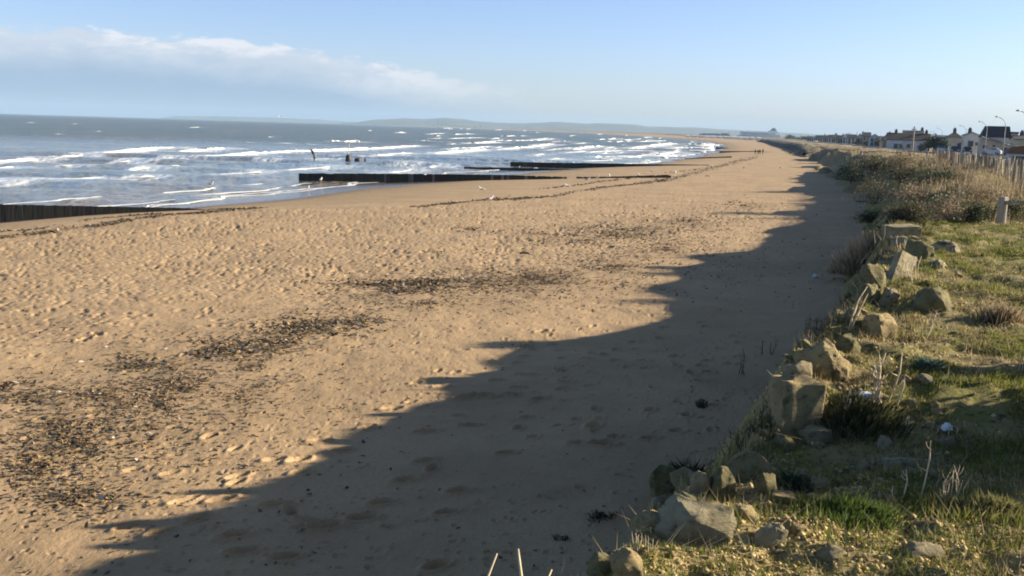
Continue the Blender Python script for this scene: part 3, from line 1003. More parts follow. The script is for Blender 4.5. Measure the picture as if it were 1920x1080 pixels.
def flying_gull(px, py, depth, span, up, bank_ang, heading, lab, group=None):
    p = at_depth(px, depth, z_at(py, px, depth))
    bm = bmesh.new()
    tube(bm, [(-.24, 0, -.01), (-.15, 0, 0), (0, 0, .0), (.12, 0, .01), (.19, 0, .02), (.24, 0, .01)], [.02, .05, .07, .055, .045, .01], 8)
    g = link('flying_gull', bm_mesh('flying_body', bm, True), GWHITE, None, p)
    for s in (-1, 1):
        bm = bmesh.new()
        hs = span / 2
        row = []
        for t, yy, zz, ch, xo in ((0, .05, 0, .17, 0), (.45, hs * .45, up * .5, .17, .05), (.75, hs * .75, up * .6, .12, .0), (1, hs, up * .55, .03, -.10)):
            row.append([bm.verts.new((xo + ch / 2, s * yy, zz + .012)), bm.verts.new((xo - ch / 2, s * yy, zz)), bm.verts.new((xo, s * yy, zz - .012))])
        for a, b in zip(row, row[1:]):
            for k in range(3):
                bm.faces.new((a[k], a[(k + 1) % 3], b[(k + 1) % 3], b[k]))
        bm.faces.new(row[0]); bm.faces.new(row[-1])
        link('wing', bm_mesh('wing', bm, True), GDARK if s < 0 else GGREY, g)
    g.rotation_euler = (bank_ang, 0, heading)
    tag(g, lab, 'gull', group)
p = at_depth(589, 88, z_at(290.5, 589, 88))
bm = bmesh.new(); tube(bm, [(-.10, .16, -.02), (-.04, .08, 0), (.06, -.04, .01), (.16, -.14, .03), (.22, -.2, .02)], [.03, .075, .09, .06, .015], 8)
g = link('flying_gull', bm_mesh('gull_body', bm, True), GWHITE, None, p)
for tip, mt_ in (((-.40, .10, .50), GDARK), ((-.03, .12, -.56), GGREY)):
    t_ = Vector(tip); bm = bmesh.new()
    rows = []
    for f_, ch in ((0.0, .20), (.45, .20), (.8, .12), (1.0, .03)):
        c_ = t_ * f_ + Vector((.03, .05, .03)) * math.sin(f_ * 3.1)
        rows.append([bm.verts.new(c_ + Vector((ch / 2, -.06 * ch, .3 * ch))), bm.verts.new(c_ + Vector((-ch / 2, .02, -.3 * ch))), bm.verts.new(c_ + Vector((0, .03, 0)))])
    for r0, r1 in zip(rows, rows[1:]):
        for k_ in range(3): bm.faces.new((r0[k_], r0[(k_ + 1) % 3], r1[(k_ + 1) % 3], r1[k_]))
    bm.faces.new(rows[0]); bm.faces.new(rows[-1])
    link('wing', bm_mesh('wing', bm, True), mt_, g)
tag(g, 'gull flying low over the water with one wing raised and one down', 'gull')
flying_gull(523, 218.3, 190, 1.3, .25, R(12), R(75), 'distant dark gull flying just above the sea horizon, left of its companion')
flying_gull(535, 219.4, 190, 1.2, .22, R(-12), R(80), 'distant dark gull flying just above the sea horizon, right of its companion')

# ------------------------------------------------------------------ walkers
def person(px, py, depth_hint, hgt, coat, trousers, phase, lab, turn=0.0):
    p = on_ground(px, py)
    vs = [(0, 0, .93), (0, 0, 1.12), (0, .0, 1.36), (0, .02, 1.46), (0, .03, 1.60), (0, .03, 1.70),
          (-.19, 0, 1.38), (-.25, -.06 * phase, 1.12), (-.22, .10 * phase, .90), (.19, 0, 1.38), (.25, .06 * phase, 1.12), (.22, .16 * -phase, .90),
          (-.10, 0, .88), (-.11, .14 * phase, .50), (-.11, .02 + .20 * phase, .09), (-.11, .16 + .2 * phase, .03),
          (.10, 0, .88), (.11, -.10 * phase, .50), (.11, -.26 * phase, .09), (.11, -.12 - .24 * phase + .14, .03)]
    ed = [(0, 1), (1, 2), (2, 3), (3, 4), (4, 5), (2, 6), (6, 7), (7, 8), (2, 9), (9, 10), (10, 11), (0, 12), (12, 13), (13, 14), (14, 15), (0, 16), (16, 17), (17, 18), (18, 19)]
    rad = [.155, .15, .165, .06, .10, .085, .075, .058, .042, .075, .058, .042, .10, .072, .05, .045, .10, .072, .05, .045]
    me = bpy.data.meshes.new('person')
    k = hgt / 1.78
    me.from_pydata([Vector(v) * k for v in vs], ed, [])
    mt, nt_, b = new_mat('person_clothes')
    sp = nt_.nodes.new('ShaderNodeSeparateXYZ'); t = nt_.nodes.new('ShaderNodeTexCoord'); nt_.links.new(t.outputs['Object'], sp.inputs[0])
    f1 = math_node(nt_, 'GREATER_THAN', sp.outputs[2], .86 * k); f2 = math_node(nt_, 'GREATER_THAN', sp.outputs[2], 1.49 * k); f3 = math_node(nt_, 'GREATER_THAN', sp.outputs[2], 1.66 * k)
    c = mix_col(nt_, f1, trousers, coat); c = mix_col(nt_, f2, c, (.42, .26, .19)); c = mix_col(nt_, f3, c, (.05, .035, .025))
    nt_.links.new(c, b.inputs['Base Color']); b.inputs['Roughness'].default_value = .9
    o = link('person', me, mt, None, p, turn)
    sk = o.modifiers.new('skin', 'SKIN'); 
    if not me.skin_vertices: pass
    lay = me.skin_vertices[0].data if me.skin_vertices else None
    if lay is None:
        bpy.context.view_layer.objects.active = o
        bpy.ops.mesh.customdata_skin_add() if hasattr(bpy.ops.mesh, 'customdata_skin_add') else None
        lay = me.skin_vertices[0].data
    for i, r in enumerate(rad):
        lay[i].radius = (r * k, r * k)
    lay[0].use_root = True
    o.modifiers.new('smooth', 'SUBSURF').levels = 1
    o.modifiers['smooth'].render_levels = 1
    tag(o, lab, 'person', 'people walking together on the far beach')
person(1416, 290.3, 300, 1.62, (.02, .02, .025), (.02, .02, .03), 1, 'walker in black at the seaward end of the group of four', R(20))
person(1421, 290.5, 300, 1.50, (.035, .03, .04), (.02, .02, .025), -1, 'shorter walker in dark clothes, second of four from the sea', R(10))
person(1424.5, 290.5, 300, 1.66, (.02, .022, .03), (.03, .028, .03), 1, 'tall walker in dark coat, third of four from the sea', R(15))
person(1430, 290, 300, 1.68, (.05, .035, .05), (.015, .015, .02), -1, 'walker set apart at the landward end of the group of four', R(25))

# ------------------------------------------------------------------ weed and debris on the sand
FLV, FLF, FLC = [], [], []
_tint = [((0.075, 0.056, 0.038), 3.0), ((0.16, 0.11, 0.058), 4), ((0.27, 0.18, 0.085), 3), ((0.10, 0.095, 0.085), 2.0), ((0.055, 0.055, 0.03), 1.6), ((0.55, 0.52, 0.46), 0.22)]
_tw = np.cumsum([t[1] for t in _tint]); _tw = _tw / _tw[-1]
def flake(x, y, sz, r=random):
    z = float(max(beach_base(x, y), 0)) + 0.0
    FLP.append((x, y, sz))
FLP = []
def scatter_ellipse(px, py, rx, ry, n, st):
    k = 0
    while k < n:
        a = random.uniform(0, 6.283); r_ = abs(random.gauss(0, .88))
        u, v = px + rx * r_ * math.cos(a), py + ry * r_ * math.sin(a)
        q = at_z(u, v, 1.5)
        kk = float(vnoise(np.array(q.x * 1.1), np.array(q.y * 1.1), 55))
        k += 0.6
        if kk < -0.12 and random.random() < .75:
            continue
        sz = random.uniform(.014, .038) * (1 + q.y * 0.022) * (0.8 + .6 * st)
        FLP.append((q.x, q.y, sz))
        k -= 0.05
for a in WRACK:
    scatter_ellipse(*a)
def scatter_line(pts, n, wpx, zz=1.2, size=1.0):
    segs = list(zip(pts, pts[1:])); L = [math.hypot(b[0] - a[0], (b[1] - a[1]) * 3) for a, b in segs]
    for i in range(n):
        (a, b) = random.choices(segs, L)[0]
        t = random.random()
        px = a[0] + (b[0] - a[0]) * t; py = a[1] + (b[1] - a[1]) * t
        gap = float(vnoise(np.array(px * 0.02), np.array(py * .1), 58))
        if gap < -0.18 and random.random() < .8:
            continue
        q = at_z(px + random.gauss(0, 4), py + random.gauss(0, wpx) + 3 * gap, zz)
        FLP.append((q.x, q.y, random.uniform(.04, .12) * size * (0.6 + q.y * .007)))
scatter_line([(-10, 447), (80, 437), (150, 427), (300, 405), (400, 395), (490, 389)], 2200, 1.6)
scatter_line([(0, 433), (60, 430), (130, 427)], 160, 1.2); scatter_line([(150, 411), (210, 404), (300, 397)], 260, 1.0)
scatter_line([(775, 388), (850, 383), (900, 376), (960, 370)], 520, 0.8); scatter_line([(905, 374), (935, 376), (1000, 372)], 300, .8)
scatter_line([(960, 375), (1030, 369), (1120, 352), (1170, 346), (1250, 337)], 700, 1.0, 1.25); scatter_line([(1000, 356), (1080, 347), (1140, 337), (1250, 329)], 330, .8, 1.15)
scatter_line([(1200, 341), (1260, 333), (1330, 316), (1420, 294)], 800, 1.8, 1.3, .9); scatter_line([(1250, 325), (1340, 313), (1410, 295)], 260, 1.0, 1.2, .8)
scatter_line([(380, 392), (440, 389), (500, 388)], 200, .6, 1.15)
for i in range(900):                                    # loose bits everywhere on the upper beach
    px, py = random.uniform(-30, 1500), 400 + 680 * random.random() ** 1.6
    q = at_z(px, py, 1.5)
    if q.x > XT(q.y) - .4: continue
    FLP.append((q.x, q.y, random.uniform(.010, .026) * (1 + q.y * 0.03)))
STR = []
for a in WRACK:
    for i in range(int(a[4] * .16)):
        an_ = random.uniform(0, 6.283); r_ = abs(random.gauss(0, .5))
        q = at_z(a[0] + a[2] * r_ * math.cos(an_), a[1] + a[3] * r_ * math.sin(an_), 1.5)
        STR.append((q.x, q.y))
FLP = np.array(FLP)
fz = beach_h(FLP[:, 0], FLP[:, 1])
n = len(FLP)
ang = rng.uniform(0, 6.283, n); tilt = rng.normal(0, .35, (n, 2))
tmpl = np.array([(-1, -.35, 0), (-.2, -.6, .25), (.9, -.25, .05), (1, .3, .3), (.1, .6, .1), (-.8, .4, .25), (0, 0, .55)])
tri = np.array([(0, 1, 6), (1, 2, 6), (2, 3, 6), (3, 4, 6), (4, 5, 6), (5, 0, 6)])
tv = tmpl[None] * (1 + rng.normal(0, .28, (n, 7, 3)))
tv = tv * FLP[:, 2][:, None, None] * np.array([1, 1, .38])
ca, sa = np.cos(ang)[:, None], np.sin(ang)[:, None]
fx = tv[..., 0] * ca - tv[..., 1] * sa; fy = tv[..., 0] * sa + tv[..., 1] * ca
fzv = tv[..., 2] + tilt[:, :1] * fx + tilt[:, 1:] * fy
V = np.stack([FLP[:, 0][:, None] + fx, FLP[:, 1][:, None] + fy, fz[:, None] + .006 + np.maximum(fzv, -.01)], -1).reshape(-1, 3)
ti = np.searchsorted(_tw, rng.random(n))
cc = np.array([t[0] for t in _tint])[np.minimum(ti, len(_tint) - 1)] * rng.uniform(.6, 1.35, (n, 1))
SV, SF, SCt = [], [], []
for (x, y) in STR:
    L_ = random.uniform(.08, .30) * (1 + y * .012); w0 = random.uniform(.006, .013) * (1 + y * .02)
    h_ = random.uniform(0, 6.283); cx_, cy_ = x, y; b0 = len(SV); c_ = random.choice(_tint[:3])[0]
    nseg = 6
    for k_ in range(nseg + 1):
        zz_ = .008 + random.uniform(0, .018)
        SV += [(cx_ - math.sin(h_) * w0, cy_ + math.cos(h_) * w0, zz_), (cx_ + math.sin(h_) * w0, cy_ - math.cos(h_) * w0, zz_ + .006)]
        SCt += [c_, c_]
        if k_: SF.append((b0 + 2 * k_ - 2, b0 + 2 * k_ - 1, b0 + 2 * k_ + 1, b0 + 2 * k_))
        h_ += random.gauss(0, .6); cx_ += math.cos(h_) * L_ / nseg; cy_ += math.sin(h_) * L_ / nseg
mt, nt_, b = new_mat('seaweed_bits')
nt_.links.new(attr(nt_, 'tint', True), b.inputs['Base Color']); b.inputs['Roughness'].default_value = .75
WR = link('seaweed_debris', np_mesh('wrack', V, (np.arange(n)[:, None, None] * 7 + tri[None]).reshape(-1, 3), False, None, {'tint': np.repeat(cc, 7, 0)}), mt)
SV = np.array(SV); SV[:, 2] += beach_h(SV[:, 0], SV[:, 1])
WS = link('seaweed_strands', np_mesh('strands', SV, SF, True, None, {'tint': np.array(SCt)}), mt)
tag(WS, 'stringy brown strands of dried seaweed on the sand', None, None, 'stuff')
tag(WR, 'dark scattered seaweed and shell litter on the sand', None, None, 'stuff')

# ------------------------------------------------------------------ stones and boulders of the bank
STONE = {}
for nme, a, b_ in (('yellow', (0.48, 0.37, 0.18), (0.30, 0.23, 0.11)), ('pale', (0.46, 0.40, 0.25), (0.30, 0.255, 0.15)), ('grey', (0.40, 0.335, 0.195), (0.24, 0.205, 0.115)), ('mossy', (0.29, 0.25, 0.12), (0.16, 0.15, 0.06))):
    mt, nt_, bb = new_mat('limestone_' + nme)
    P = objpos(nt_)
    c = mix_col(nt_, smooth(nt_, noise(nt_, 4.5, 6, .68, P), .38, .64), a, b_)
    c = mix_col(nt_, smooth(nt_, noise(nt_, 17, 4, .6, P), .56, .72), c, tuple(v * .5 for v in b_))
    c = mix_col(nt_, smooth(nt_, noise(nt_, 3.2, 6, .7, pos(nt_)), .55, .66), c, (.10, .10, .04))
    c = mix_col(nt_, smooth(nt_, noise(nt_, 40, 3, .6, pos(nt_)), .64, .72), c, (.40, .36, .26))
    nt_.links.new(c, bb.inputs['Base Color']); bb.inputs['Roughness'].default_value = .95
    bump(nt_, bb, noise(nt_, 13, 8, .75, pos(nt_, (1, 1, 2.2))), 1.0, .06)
    STONE[nme] = mt
def rock_mesh(w_, d_, h_, seed, angular=0.6, cuts=2):
    r = random.Random(seed)
    bm = bmesh.new()
    if angular >= .9:
        for cx_ in (-1, 1):
            for cy_ in (-1, 1):
                for cz_ in (-1, 1):
                    bm.verts.new((cx_ * r.uniform(.72, 1), cy_ * r.uniform(.72, 1), cz_ * r.uniform(.86, 1)))
        for i in range(5):
            v = Vector((r.uniform(-1, 1), r.uniform(-1, 1), r.uniform(-.8, .8))).normalized() * 1.08
            bm.verts.new(v)
    for i in range(int(30 - 14 * angular) if angular < .9 else 0):
        v = Vector((r.gauss(0, 1), r.gauss(0, 1), r.gauss(0, 1))).normalized()
        mx = max(abs(v.x), abs(v.y), abs(v.z))
        v = v.lerp(v / mx * .86, angular) * r.uniform(.86, 1.04)
        bm.verts.new(v)
    res = bmesh.ops.convex_hull(bm, input=bm.verts)
    loose = [v for v in bm.verts if not v.link_faces]
    bmesh.ops.delete(bm, geom=loose, context='VERTS')
    bmesh.ops.bevel(bm, geom=bm.edges[:], offset=.045, segments=1, affect='EDGES', clamp_overlap=True)
    bmesh.ops.triangulate(bm, faces=bm.faces[:])
    for k in range(cuts):
        bmesh.ops.subdivide_edges(bm, edges=[e for e in bm.edges if e.calc_length() > .22 / (k + 1)], cuts=1, use_grid_fill=False)
        bmesh.ops.triangulate(bm, faces=[f for f in bm.faces if len(f.verts) > 3])
    off = Vector((seed * 1.7, seed * .3, 0))
    for v in bm.verts:
        nn = v.co.normalized()
        v.co += nn * (mnoise.fractal(v.co * 1.6 + off, .8, 2, 4) * .09 + mnoise.noise(v.co * 6 + off) * .05 + .05 * mnoise.noise(Vector((v.co.x * 1.2, v.co.y * 1.2, v.co.z * 7)) + off))
        v.co = Vector((v.co.x * w_ / 2, v.co.y * d_ / 2, v.co.z * h_ / 2))
    me = bm_mesh('boulder', bm, True)
    try:
        me.set_sharp_from_angle(angle=R(24 if angular > .55 else 60))
    except Exception:
        pass
    return me
def boulder(px, py, wpx, hpx, mat, lab, seed, angular=.6, rot=0.0, tiltx=0.0, tilty=0.0, dratio=.85, sink=.12, name='boulder', group=None):
    """px,py: middle of the foot of the stone in the picture"""
    p = on_ground(px, py)
    k = (p - EYE).length / FPX
    W, H = wpx * k * 1.06, hpx * k * 1.08
    sink += .36
    me = rock_mesh(W, W * dratio, H * (1 + 2 * sink), seed, angular, 2 if wpx > 28 else 1)
    o = link(name, me, STONE[mat], None, p + Vector((W * .0, W * dratio * .30, H * (.5 - sink))))
    o.rotation_euler = (tiltx, tilty, rot)
    tag(o, lab, 'boulder' if name == 'boulder' else 'stone', group)
    return o
B = boulder
B(1494, 800, 90, 78, 'yellow', 'big angular yellow boulder with a flat sunlit top jutting over the sand', 11, .9, R(12), 0, R(4), .75)
B(1552, 712, 112, 70, 'yellow', 'broad yellow boulder just behind the big angular one, its top catching sun', 23, .6, R(30), R(-8), R(-10))
B(1500, 716, 60, 36, 'grey', 'low grey shoulder of rock in shade beside the broad yellow boulder', 57, .5)
B(1655, 634, 74, 42, 'yellow', 'rounded yellow boulder with a lit rim above the shaded hollow', 31, .45, R(15))
B(1686, 524, 40, 44, 'pale', 'tilted pale slab leaning on the slope with a smooth grey face', 37, .9, R(20), R(-12), R(28), .5)
B(1690, 466, 40, 22, 'grey', 'upright grey block above the tilted pale slab', 41, .85, R(10))
B(1696, 444, 60, 17, 'grey', 'flat capped block at the far corner of the lawn', 43, .95, R(5), 0, R(-3))
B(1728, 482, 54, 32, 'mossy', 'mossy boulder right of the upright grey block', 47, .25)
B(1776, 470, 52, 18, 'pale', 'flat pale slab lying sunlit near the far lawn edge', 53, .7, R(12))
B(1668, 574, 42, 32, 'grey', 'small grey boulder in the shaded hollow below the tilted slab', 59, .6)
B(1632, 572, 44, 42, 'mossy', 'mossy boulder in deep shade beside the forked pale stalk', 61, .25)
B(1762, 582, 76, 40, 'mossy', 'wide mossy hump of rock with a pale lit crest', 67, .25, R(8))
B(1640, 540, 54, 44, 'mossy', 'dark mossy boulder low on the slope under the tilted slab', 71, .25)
B(1306, 1004, 170, 60, 'pale', 'largest pale boulder, rounded and half lit, at the bank foot', 73, .45, R(-12), R(6), R(-8), .7, .2)
B(1446, 1032, 70, 48, 'pale', 'pale jagged stone lying in the yellow clay', 79, .7, R(20), 0, R(12), .6, .2)
B(1182, 1084, 66, 52, 'yellow', 'bright yellow stone at the very bottom edge of the picture', 83, .5, R(10), 0, R(-14))
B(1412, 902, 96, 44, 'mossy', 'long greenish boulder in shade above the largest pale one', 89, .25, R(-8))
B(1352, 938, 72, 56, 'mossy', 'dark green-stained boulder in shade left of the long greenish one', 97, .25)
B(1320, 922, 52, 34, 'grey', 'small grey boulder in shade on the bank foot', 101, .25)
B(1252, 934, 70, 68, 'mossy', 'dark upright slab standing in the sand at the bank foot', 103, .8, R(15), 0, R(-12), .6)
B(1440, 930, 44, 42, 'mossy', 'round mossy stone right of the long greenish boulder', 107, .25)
B(1538, 830, 72, 26, 'grey', 'low grey slab in shade below the big angular boulder', 109, .6)
B(1596, 816, 40, 14, 'pale', 'thin pale slab in shade right of the low grey one', 113, .7)
B(1716, 884, 116, 22, 'pale', 'long flat pale stone lying across the shaded lawn', 127, .8, R(-12), 0, R(6), .35)
B(1666, 842, 34, 24, 'pale', 'small leaning pale stone in the lawn shadow above the long flat one', 131, .6, R(30), 0, R(-25))
B(1622, 886, 34, 20, 'grey', 'small grey stone left of the long flat stone', 137, .5)
B(1540, 926, 40, 28, 'grey', 'grey stone in shade at the edge of the sunlit turf', 139, .5)
B(1464, 946, 60, 20, 'yellow', 'low yellow stone on the boundary of shade and clay', 149, .5)
B(1640, 882, 16, 26, 'pale', 'narrow upright pale stone at the end of the long flat one', 151, .7)
B(1780, 838, 36, 16, 'grey', 'flat grey stone just below the white litter', 157, .5)
B(1700, 720, 20, 16, 'yellow', 'small yellow stone behind the dead stalks', 163, .5)
B(1404, 980, 60, 24, 'yellow', 'crumbling yellow stone right of the largest pale boulder', 167, .4)
B(1576, 786, 40, 24, 'mossy', 'mossy stone under the dead twiggy weeds', 173, .5)
B(1738, 1050, 80, 22, 'grey', 'flat grey stone sunk in the sunlit turf', 179, .5)
B(1560, 1052, 56, 22, 'grey', 'low grey stone in the sparse yellow turf', 181, .5)
B(1500, 1000, 28, 16, 'yellow', 'small yellow stone on the clay edge', 191, .5)
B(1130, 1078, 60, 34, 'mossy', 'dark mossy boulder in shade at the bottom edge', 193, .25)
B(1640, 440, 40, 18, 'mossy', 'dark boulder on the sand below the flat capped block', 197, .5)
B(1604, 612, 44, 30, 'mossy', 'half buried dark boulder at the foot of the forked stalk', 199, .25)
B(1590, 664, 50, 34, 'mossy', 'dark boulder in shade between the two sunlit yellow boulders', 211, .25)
B(1868, 600, 30, 10, 'pale', 'thin pale stone in the grass at the right', 223, .6)
B(1760, 500, 40, 12, 'pale', 'thin pale stone in grass below the flat sunlit slab', 227, .6)
B(1800, 520, 22, 9, 'yellow', 'little yellow stone in the far grass', 229, .5)

# small loose stones
SM = []
for i in range(6):
    me = rock_mesh(1, .85, .7, 300 + i * 7, .4, 0); me.materials.append(STONE[('yellow', 'mossy', 'grey', 'yellow', 'mossy', 'pale')[i]]); SM.append(me)
cnt = 0
r_ = random.Random(12)
def lawn_point(r):
    y = 3.9 * (25 / 3.9) ** r.random()
    x0_, x1_ = float(XT(y)) + 1.2, .56 * y + 1.0
    return x0_ + (x1_ - x0_) * r.random(), y
while cnt < 130:
    x, y = lawn_point(r_)
    edge_ = x - float(XT(y)) - float(WW(y))
    if r_.random() > math.exp(-max(edge_, 0) * 1.0) + .12:
        continue
    s = r_.uniform(.025, .075) * (1 + .02 * y)
    o = link('stone', SM[cnt % 6], None, None, (x, y, float(ground(x, y)) + s * .12), r_.uniform(0, 6))
    o.scale = (s, s * r_.uniform(.7, 1.1), s * r_.uniform(.6, 1))
    tag(o, 'small loose stone lying in the turf or clay of the bank', 'stone', 'small loose stones on the bank')
    cnt += 1
# half-buried rubble stones in the eroded face
FM_ = []
for i in range(7):
    me = rock_mesh(1, .8, .75, 400 + i * 11, .65, 1); me.materials.append(STONE[('mossy', 'grey', 'mossy', 'yellow', 'mossy', 'grey', 'yellow')[i]]); FM_.append(me)
for i in range(150):
    y = 4.2 * (25 / 4.2) ** r_.random() if i < 100 else r_.uniform(5.6, 8.2)
    x = float(XT(y)) + float(WW(y)) * (r_.uniform(.35, 1.25) if i < 100 else r_.uniform(.7, 2.2))
    s = (r_.uniform(.10, .30) if i < 100 else r_.uniform(.05, .16)) * (1 + .02 * y)
    o = link('stone', FM_[i % 7], None, None, (x, y, float(ground(x, y)) - s * .05), r_.uniform(0, 6))
    o.scale = (s, s * r_.uniform(.7, 1.1), s * r_.uniform(.7, 1.1))
    o.rotation_euler = (r_.uniform(-.4, .4), r_.uniform(-.4, .4), r_.uniform(0, 6))
    tag(o, 'half buried stone in the eroded shaded face of the bank', 'stone', 'half buried stones in the bank face')
# clay crumbs: nobody could count them
n = 34000
yy = 3.9 * (16 / 3.9) ** rng.random(n)
xx = XT(yy) + 0.6 + (2.6 + .02 * yy) * rng.random(n)
m_ = yy < 6.2
xx = np.where(m_ & (rng.random(n) < .8), .35 + 2.6 * rng.random(n), xx)
ed = rng.random(n) < np.where(m_, np.exp(-((xx - 1.35) / 1.1) ** 2), .45 * np.exp(-np.clip(xx - XT(yy) - WW(yy), 0, 9) * 1.3))
xx, yy = xx[ed], yy[ed]; n = len(xx)
oct_ = np.array([(1, 0, 0), (0, 1, 0), (-1, 0, 0), (0, -1, 0), (0, 0, .8), (0, 0, -.8)], float)
otr = np.array([(0, 1, 4), (1, 2, 4), (2, 3, 4), (3, 0, 4), (1, 0, 5), (2, 1, 5), (3, 2, 5), (0, 3, 5)])
sz_ = rng.uniform(.003, .011, n) * (1 + .04 * yy) * rng.choice([.6, .8, 1, 1.2, 1.8], n)
ov = oct_[None] * (1 + rng.normal(0, .25, (n, 6, 3))) * sz_[:, None, None]
an = rng.uniform(0, 6.28, n)[:, None]
ox = ov[..., 0] * np.cos(an) - ov[..., 1] * np.sin(an); oy = ov[..., 0] * np.sin(an) + ov[..., 1] * np.cos(an)
V = np.stack([xx[:, None] + ox, yy[:, None] + oy, ground(xx, yy)[:, None] + ov[..., 2] + sz_[:, None] * .25], -1).reshape(-1, 3)
pal = np.array([(0.58, .44, .20), (.52, .39, .16), (.42, .31, .13), (.50, .40, .21), (.28, .21, .10)])
cc = pal[rng.integers(0, 5, n)] * rng.uniform(.75, 1.15, (n, 1))
mt, nt_, b = new_mat('clay_crumbs'); nt_.links.new(attr(nt_, 'tint', True), b.inputs['Base Color']); b.inputs['Roughness'].default_value = .95
tag(link('rubble', np_mesh('crumbs', V, (np.arange(n)[:, None, None] * 6 + otr[None]).reshape(-1, 3), False, None, {'tint': np.repeat(cc, 6, 0)}), mt), 'yellow clay crumbs and gravel on the bank edge', None, None, 'stuff')

# ------------------------------------------------------------------ turf blades
def blades(name, x, y, z, h, wdt, col, lean, label, kind='stuff', seg=1):
    n = len(x)
    a = rng.uniform(0, 6.283, n)
    ux, uy = np.cos(a) * wdt / 2, np.sin(a) * wdt / 2
    la = rng.uniform(0, 6.283, n); lr = np.abs(rng.normal(0, 1, n)) * lean * h
    tx, ty = np.cos(la) * lr, np.sin(la) * lr
    V = np.stack([np.stack([x - ux, y - uy, z], -1), np.stack([x + ux, y + uy, z], -1), np.stack([x + tx, y + ty, z + h], -1)], 1)
    cols = np.repeat(col, 3, 0)
    o = link(name, np_mesh(name, V.reshape(-1, 3), np.arange(3 * n).reshape(-1, 3), False, None, {'tint': cols}), GRASSM)
    tag(o, label, None, None, kind)
    return o
GRASSM, nt_, b = new_mat('grass_blades')
nt_.links.new(attr(nt_, 'tint', True), b.inputs['Base Color'])
b.inputs['Roughness'].default_value = .7
tr_ = nt_.nodes.new('ShaderNodeBsdfTranslucent'); nt_.links.new(attr(nt_, 'tint', True), tr_.inputs[0])
mx = nt_.nodes.new('ShaderNodeMixShader'); mx.inputs[0].default_value = .35
nt_.links.new(b.outputs[0], mx.inputs[1]); nt_.links.new(tr_.outputs[0], mx.inputs[2])
nt_.links.new(mx.outputs[0], nt_.nodes['Material Output'].inputs[0])
n = 340000
y = 3.6 * (25.2 / 3.6) ** rng.random(n)
xa = XT(y) + 1.5; xb = .57 * y + 1.3
x = xa + (xb - xa) * rng.random(n)
inl_ = x - XT(y) - WW(y)
green = sstep(fbm(x * .75, y * .75, 131, 4) + .12 * np.clip(inl_ - .5, -1, 1.5), -.18, .22)
dens = sstep(fbm(x * 1.6, y * 1.6, 135, 3) + .25, -.25, .35) * (.25 + .75 * green)
dens *= sstep(inl_, -.6, .9) * (1 - .93 * np.exp(-(((x - 1.4) / 1.2) ** 2 + ((y - 4.65) / .85) ** 2)))
k = rng.random(n) < dens
x, y, green, inl_ = x[k], y[k], green[k], inl_[k]
tuft = sstep(fbm(x * 2.4, y * 2.4, 137, 2), .05, .4)
h = rng.uniform(.018, .05, len(x)) * (1 + 1.3 * tuft)
isdry = rng.random(len(x)) > (.25 + .62 * green)
gcol = np.array([(.19, .22, .034), (.14, .18, .03), (.27, .26, .05), (.10, .125, .026)])[rng.integers(0, 4, len(x))]
dcol = np.array([(.38, .30, .14), (.28, .215, .10), (.46, .37, .20), (.18, .135, .07)])[rng.integers(0, 4, len(x))]
cc = np.where(isdry[:, None], dcol, gcol) * rng.uniform(.7, 1.2, (len(x), 1))
blades('grass', x, y, bank_h(x, y) - .004, h, .0035 + .0009 * y, cc, .55, 'short green and straw coloured turf on the bank')
n = 30000
y = 4.4 * (27 / 4.4) ** rng.random(n)
t_ = rng.random(n)
x = XT(y) + WW(y) * (-.35 + 1.5 * t_)
k = rng.random(n) < sstep(fbm(x * 1.1, y * 1.1, 171, 3), -.12, .25) * (1 - .8 * np.exp(-((y - 4.6) / .8) ** 2))
x, y = x[k], y[k]; n = len(x)
wcol = np.array([(.035, .042, .016), (.05, .048, .024), (.11, .088, .05), (.024, .03, .013)])[rng.integers(0, 4, n)] * rng.uniform(.7, 1.2, (n, 1))
blades('slope_weeds', x, y, ground(x, y) - .01, rng.uniform(.04, .22, n), .004 + .0007 * y, wcol, .5, 'dark rough weeds clinging to the bank face')
# dead straws lying about
n = 2600
y = 3.8 * (24 / 3.8) ** rng.random(n); xa = XT(y) + 1.0; xb = .57 * y + 1
x = xa + (xb - xa) * rng.random(n)
dcol = np.array([(.42, .35, .22), (.33, .26, .15), (.5, .43, .3)])[rng.integers(0, 3, n)] * rng.uniform(.7, 1.1, (n, 1))
blades('dry_grass', x, y, bank_h(x, y), rng.uniform(.03, .16, n), .003 + .0005 * y, dcol, 1.6, 'pale dead straws scattered through the turf')

